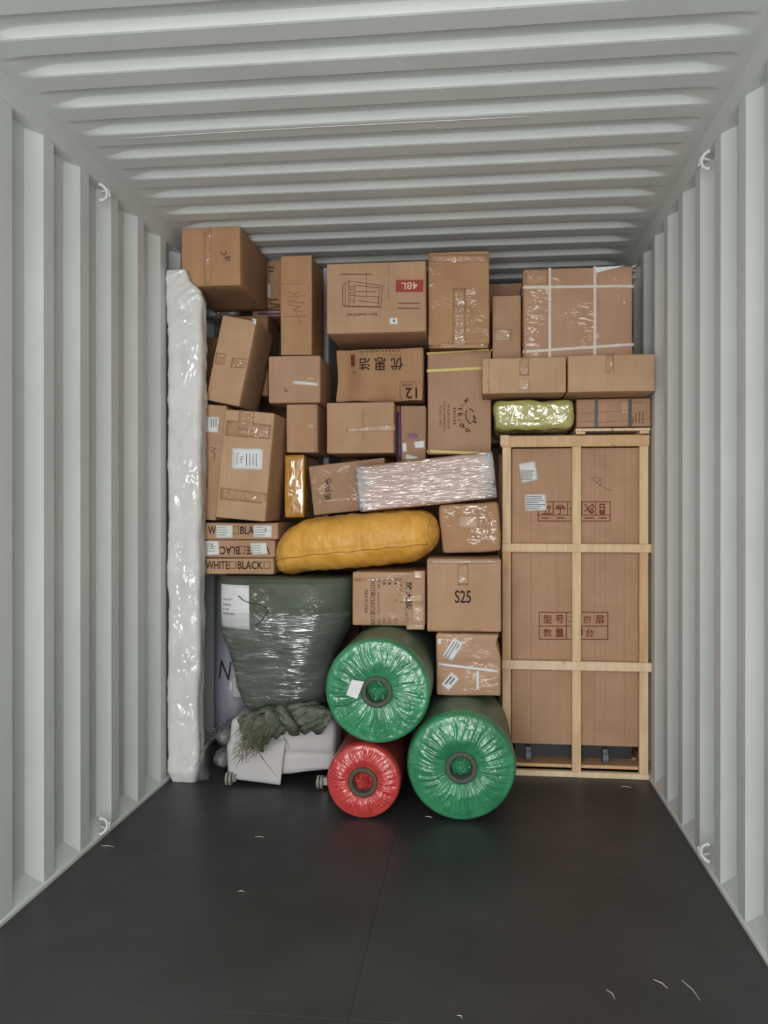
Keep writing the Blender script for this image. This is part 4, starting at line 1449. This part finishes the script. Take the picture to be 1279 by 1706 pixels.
# paper label, cord
bb = Carton()
bb.root, bb.Y, bb.d = broot, 3.84, 1.0
bb.inv = Matrix.Translation(b_off).inverted()
bb.bvh = BVHTree.FromPolygons([tuple(q) for q in bv], bf)
pl_ = sheet(bb, 'paper_label', [(362, 974), (416, 975), (417, 1049), (365, 1045)], PAPER, off=0.004, n=(10, 10), label='white paper shipping label')
for s, y, w_ in (('Shipping Mark', 999, 19),):
    letter(bb, s, 369 + w_ / 2, y, 4.5, mat=INK_GREY, wpx=w_, parent=pl_, off=0.0075)
for y, w_, n_d in ((1008, 16, 5), (1015.5, 13, 4), (1023, 22, 7)):
    dashes(bb, (369, y), (369 + w_, y), n_d, 3.4, INK_GREY, off=0.0075, parent=pl_, seed=int(y))
m = MB()
pts = []
for (x_, y_) in ((398, 992), (408, 1000), (420, 1004), (434, 1006), (445, 1011), (448, 1018), (441, 1028), (432, 1038), (428, 1042)):
    q = loc(bb, x_, y_)
    pts.append(on_face(bb, q[0], q[1], 0.012))
m.tube(pts, 0.0022, 6)
m.build('tie_cord', plain('dark_cord', srgb(58, 60, 54), 0.6), broot, True)

# tied neck of the sack with a frayed end
CLOTH = plastic('torn_woven_cloth', srgb(100, 106, 90), srgb(66, 72, 58), 0.55, (18, 18, 18), (0, 0.4, 0), 0.6, 0.1, weave=300)
def swept(path, radii, flat, nA, pleat, seed):
    v, f = [], []
    path = [Vector(p) for p in path]
    for i, p in enumerate(path):
        t = (path[min(i + 1, len(path) - 1)] - path[max(i - 1, 0)]).normalized()
        a = t.cross(Vector((0, 1, 0))).normalized()
        b = t.cross(a)
        for k in range(nA):
            th = 2 * math.pi * k / nA
            r_ = radii[i] * (1 + pleat * noise.noise(Vector((math.cos(th + i * 0.12) * 4, math.sin(th + i * 0.12) * 4, i * 0.12 + seed))))
            v.append(p + a * math.cos(th) * r_ + b * math.sin(th) * r_ * flat)
    for i in range(len(path) - 1):
        for k in range(nA):
            f.append((i * nA + k, i * nA + (k + 1) % nA, (i + 1) * nA + (k + 1) % nA, (i + 1) * nA + k))
    f.append(tuple(range(nA - 1, -1, -1)))
    f.append(tuple((len(path) - 1) * nA + k for k in range(nA)))
    return v, f
def spline(pts, n):
    out = []
    P = [Vector(p) for p in pts]
    P = [P[0]] + P + [P[-1]]
    for i in range(1, len(P) - 2):
        for s in range(n):
            t = s / n
            a, b, c, d = P[i - 1], P[i], P[i + 1], P[i + 2]
            out.append(0.5 * ((2 * b) + (c - a) * t + (2 * a - 5 * b + 4 * c - d) * t * t + (3 * b - a - 3 * c + d) * t ** 3))
    out.append(P[-2])
    return out
KY = 3.79
npts = [at(545, 1205, 3.81), at(528, 1197, 3.80), at(498, 1193, KY), at(472, 1198, KY - 0.01), at(448, 1206, KY - 0.01), at(428, 1216, KY), at(412, 1226, KY)]
path = [p - b_off for p in spline(npts, 8)]
nn_ = len(path)
rad = []
for i in range(nn_):
    t = i / (nn_ - 1)
    rad.append(0.052 + 0.022 * math.sin(min(1, t * 2.2) * math.pi) * 0.6 + (0.034 * max(0, t - 0.45) / 0.55))
nvv, nff = swept(path, rad, 0.55, 64, 0.55, 2.0)
mobj('tied_neck', nvv, nff, CLOTH, broot, True, label='twisted tied end of the woven sack')
# a band of cloth over the neck
kp = [at(462, 1178, KY - 0.07), at(474, 1196, KY - 0.085), at(486, 1214, KY - 0.07), at(490, 1222, KY - 0.03)]
kpath = [p - b_off for p in spline(kp, 6)]
kv, kf = swept(kpath, [0.026] * len(kpath), 0.5, 24, 0.4, 5.0)
mobj('knot', kv, kf, CLOTH, broot, True)
# frayed threads
rnd = random.Random(11)
m = MB()
endp = path[-1]
for i in range(170):
    a = rnd.random() * 2 * math.pi
    q = path[-1 - rnd.randint(0, 16)] + Vector((0.0, -0.02 - 0.02 * rnd.random(), 0))
    st_ = q + Vector((rnd.uniform(-0.05, 0.05), rnd.uniform(-0.02, 0.01), rnd.uniform(-0.085, 0.05)))
    d_ = Vector((rnd.uniform(-0.05, -0.005), rnd.uniform(-0.02, 0.01), rnd.uniform(-0.04, -0.005)))
    m.tube([st_, st_ + d_ * 0.5 + Vector((0, 0, -0.003)), st_ + d_ + Vector((0, 0, -0.01))], [0.0016, 0.0013, 0.0008], 4, False)
m.build('frayed_fringe', plastic('frayed_threads', srgb(122, 120, 92), srgb(84, 84, 62), 0.7, (20, 20, 20), (0, 0, 0), 0.1, 0.0), broot, False, kind='stuff')
for tp in ([(405, 1235), (404, 1255), (403, 1274)], [(408, 1238), (411, 1258), (409, 1271)], [(422, 1242), (436, 1262), (450, 1280), (462, 1296)], [(426, 1240), (433, 1256), (440, 1266)], [(472, 1228), (479, 1238), (481, 1248)]):
    m = MB()
    m.tube([at(x_, y_, 3.655 if y_ > 1240 else 3.67) - b_off for x_, y_ in tp], [0.002, 0.0018, 0.0012] + [0.001] * (len(tp) - 3), 5)
    m.build('loose_thread', plain('grey_green_thread', srgb(120, 118, 104), 0.8), broot)

# ------------------------------------------------------------------ orange sack
ORANGE, nt_, b_ = new_mat('orange_woven_sack')
_v = coords(nt_)
n_ = noise_tex(nt_, coords(nt_, (7, 7, 7)), 1.0, 4, 0.6)
c_ = mixc(nt_, ramp(nt_, n_, ((0.35, 0.0), (0.7, 1.0))), srgb(236, 180, 86), srgb(216, 156, 64))
wv_ = noise_tex(nt_, coords(nt_, (260, 60, 60)), 1.0, 1)
c_ = mixc(nt_, ramp(nt_, wv_, ((0.35, 0.0), (0.7, 0.3))), c_, srgb(180, 118, 40))
nt_.links.new(c_, b_.inputs['Base Color'])
b_.inputs['Roughness'].default_value = 0.45
b_.inputs['Specular IOR Level'].default_value = 0.35
fold_ = noise_tex(nt_, coords(nt_, (26, 8, 8)), 1.0, 3, 0.8)
nt_.links.new(bump(nt_, wv_, 0.1, 0.002, bump(nt_, fold_, 0.4, 0.02)), b_.inputs['Normal'])
OY = 4.03
ol, orr = at(458, 922, OY - 0.06), at(735, 880, OY - 0.06)
oc = (ol + orr) / 2
ol_b = at(600, 953, OY).z
half = (orr - ol).length / 2
tilt = math.atan2(orr.z - ol.z, orr.x - ol.x)
R_o = 0.130
oroot = thing('orange_sack', 'stuffed orange woven sack lying sideways across the green bundle', 'sack', (oc.x, OY + 0.02, oc.z - R_o), (0, -tilt * 0.62, 0))
v, f = [], []
nS, nA = 90, 72
def sack_r(s):
    return max(0.0, 1 - abs(s) ** 5.5) ** 0.5
for j in range(nS + 1):
    s = -1 + 2 * j / nS
    s = math.copysign(abs(s) ** 0.85, s)
    k_ = sack_r(s)
    for i in range(nA):
        th = 2 * math.pi * i / nA
        c, sn = math.cos(th), math.sin(th)
        pw_ = (abs(c) ** 2.6 + abs(sn) ** 2.6) ** (-1 / 2.6)
        rz, ry = R_o * 1.0 * k_, 0.17 * k_
        x = s * half
        gather = max(0, abs(s) - 0.72) / 0.28
        wr_ = 0.014 * gather * noise.noise(Vector((c * 6, sn * 6, 3 * s))) + 0.007 * noise.noise(Vector((x * 9, c * 2, sn * 2))) + 0.006 * noise.noise(Vector((x * 26, c * 2.5, sn * 2.5 + 4)))
        groove = -0.006 * math.exp(-((sn + 0.28) / 0.035) ** 2) if c < 0 else 0.0
        z = R_o + sn * pw_ * rz + sn * (wr_ + groove)
        y = c * pw_ * ry + c * (wr_ + groove)
        if s < -0.55:
            z -= 0.055 * ((-s - 0.55) / 0.45) ** 1.5
        if s > 0.6:
            z += 0.012 * ((s - 0.6) / 0.4)
        v.append((x, y, z))
for j in range(nS):
    for i in range(nA):
        f.append((j * nA + i, (j + 1) * nA + i, (j + 1) * nA + (i + 1) % nA, j * nA + (i + 1) % nA))
f.append(tuple(range(nA)))
f.append(tuple(reversed([nS * nA + i for i in range(nA)])))
mobj('body', v, f, ORANGE, oroot, True)
obv = BVHTree.FromPolygons([tuple(q) for q in v], f)
def front_line(pts, r_, mat, name):
    m = MB()
    out = []
    for (x, z) in pts:
        h = obv.ray_cast(Vector((x, -1, z)), Vector((0, 1, 0)))
        if h[0] is not None: out.append(h[0] + Vector((0, -0.001, 0)))
    if len(out) > 2:
        m.tube(out, r_, 5)
        m.build(name, mat, oroot, True)
front_line([(-half * 0.86 + 2 * half * 0.86 * i / 60, R_o - 0.045 - 0.02 * max(0, -(-0.86 + 1.72 * i / 60) - 0.5) + 0.002 * math.sin(i * 0.6)) for i in range(61)], 0.0016, plain('dark_orange_thread', srgb(140, 84, 26), 0.8), 'seam')
GTH = plain('green_thread', srgb(120, 140, 70), 0.8)
front_line([(-half * 0.86 + 0.012 * math.sin(i * 0.5), 0.0 + 0.25 * i / 20) for i in range(21)], 0.0016, GTH, 'green_stitching')
front_line([(half * 0.90 + 0.008 * math.sin(i * 0.5), 0.03 + 0.25 * i / 20) for i in range(21)], 0.0016, GTH, 'green_stitching')

# ------------------------------------------------------------------ splinters on the floor
SPL = plain('pale_splinter', srgb(196, 188, 176), 0.7)
spl = [((1088, 1633), (1112, 1648), 'long pale splinter near the right front of the floor'), ((1135, 1634), (1166, 1668), 'longest curved pale splinter, rightmost on the floor'), ((1010, 1650), (1024, 1666), 'thin pale splinter left of the other front splinters'),
       ((424, 1395), (440, 1396), 'small pale chip on the floor in front of the wheeled case'), ((396, 1486), (407, 1487), 'tiny pale chip left on the open floor'), ((708, 1361), (720, 1363), 'pale chip at the foot of the floor-lying green roll'),
       ((1034, 1311), (1052, 1313), 'pale chip in front of the pine crate'), ((761, 1693), (770, 1698), 'small white chip at the bottom edge of the floor'), ((168, 1410), (190, 1412), 'pale chip near the left wall')]
def floor_pt(px, py):
    a, b = at(px, py, 1.0), Vector((0, 0, EYE))
    t = EYE / (EYE - a.z)
    return b + (a - b) * t
for (p0, p1, lb) in spl:
    a, b = floor_pt(*p0), floor_pt(*p1)
    root = None
    m = MB()
    c = (a + b) / 2
    d = b - a
    nrm = Vector((-d.y, d.x, 0)).normalized() * 0.006
    m.tube([a - c + Vector((0, 0, 0.0022)), Vector((0, 0, 0.0028)) + nrm, b - c + Vector((0, 0, 0.0022))], [0.0009, 0.0017, 0.0008], 6)
    o = m.build('wood_splinter', SPL)
    o.location = (c.x, c.y, 0)
    tag(o, lb, 'splinter', 'pale splinters on the floor')
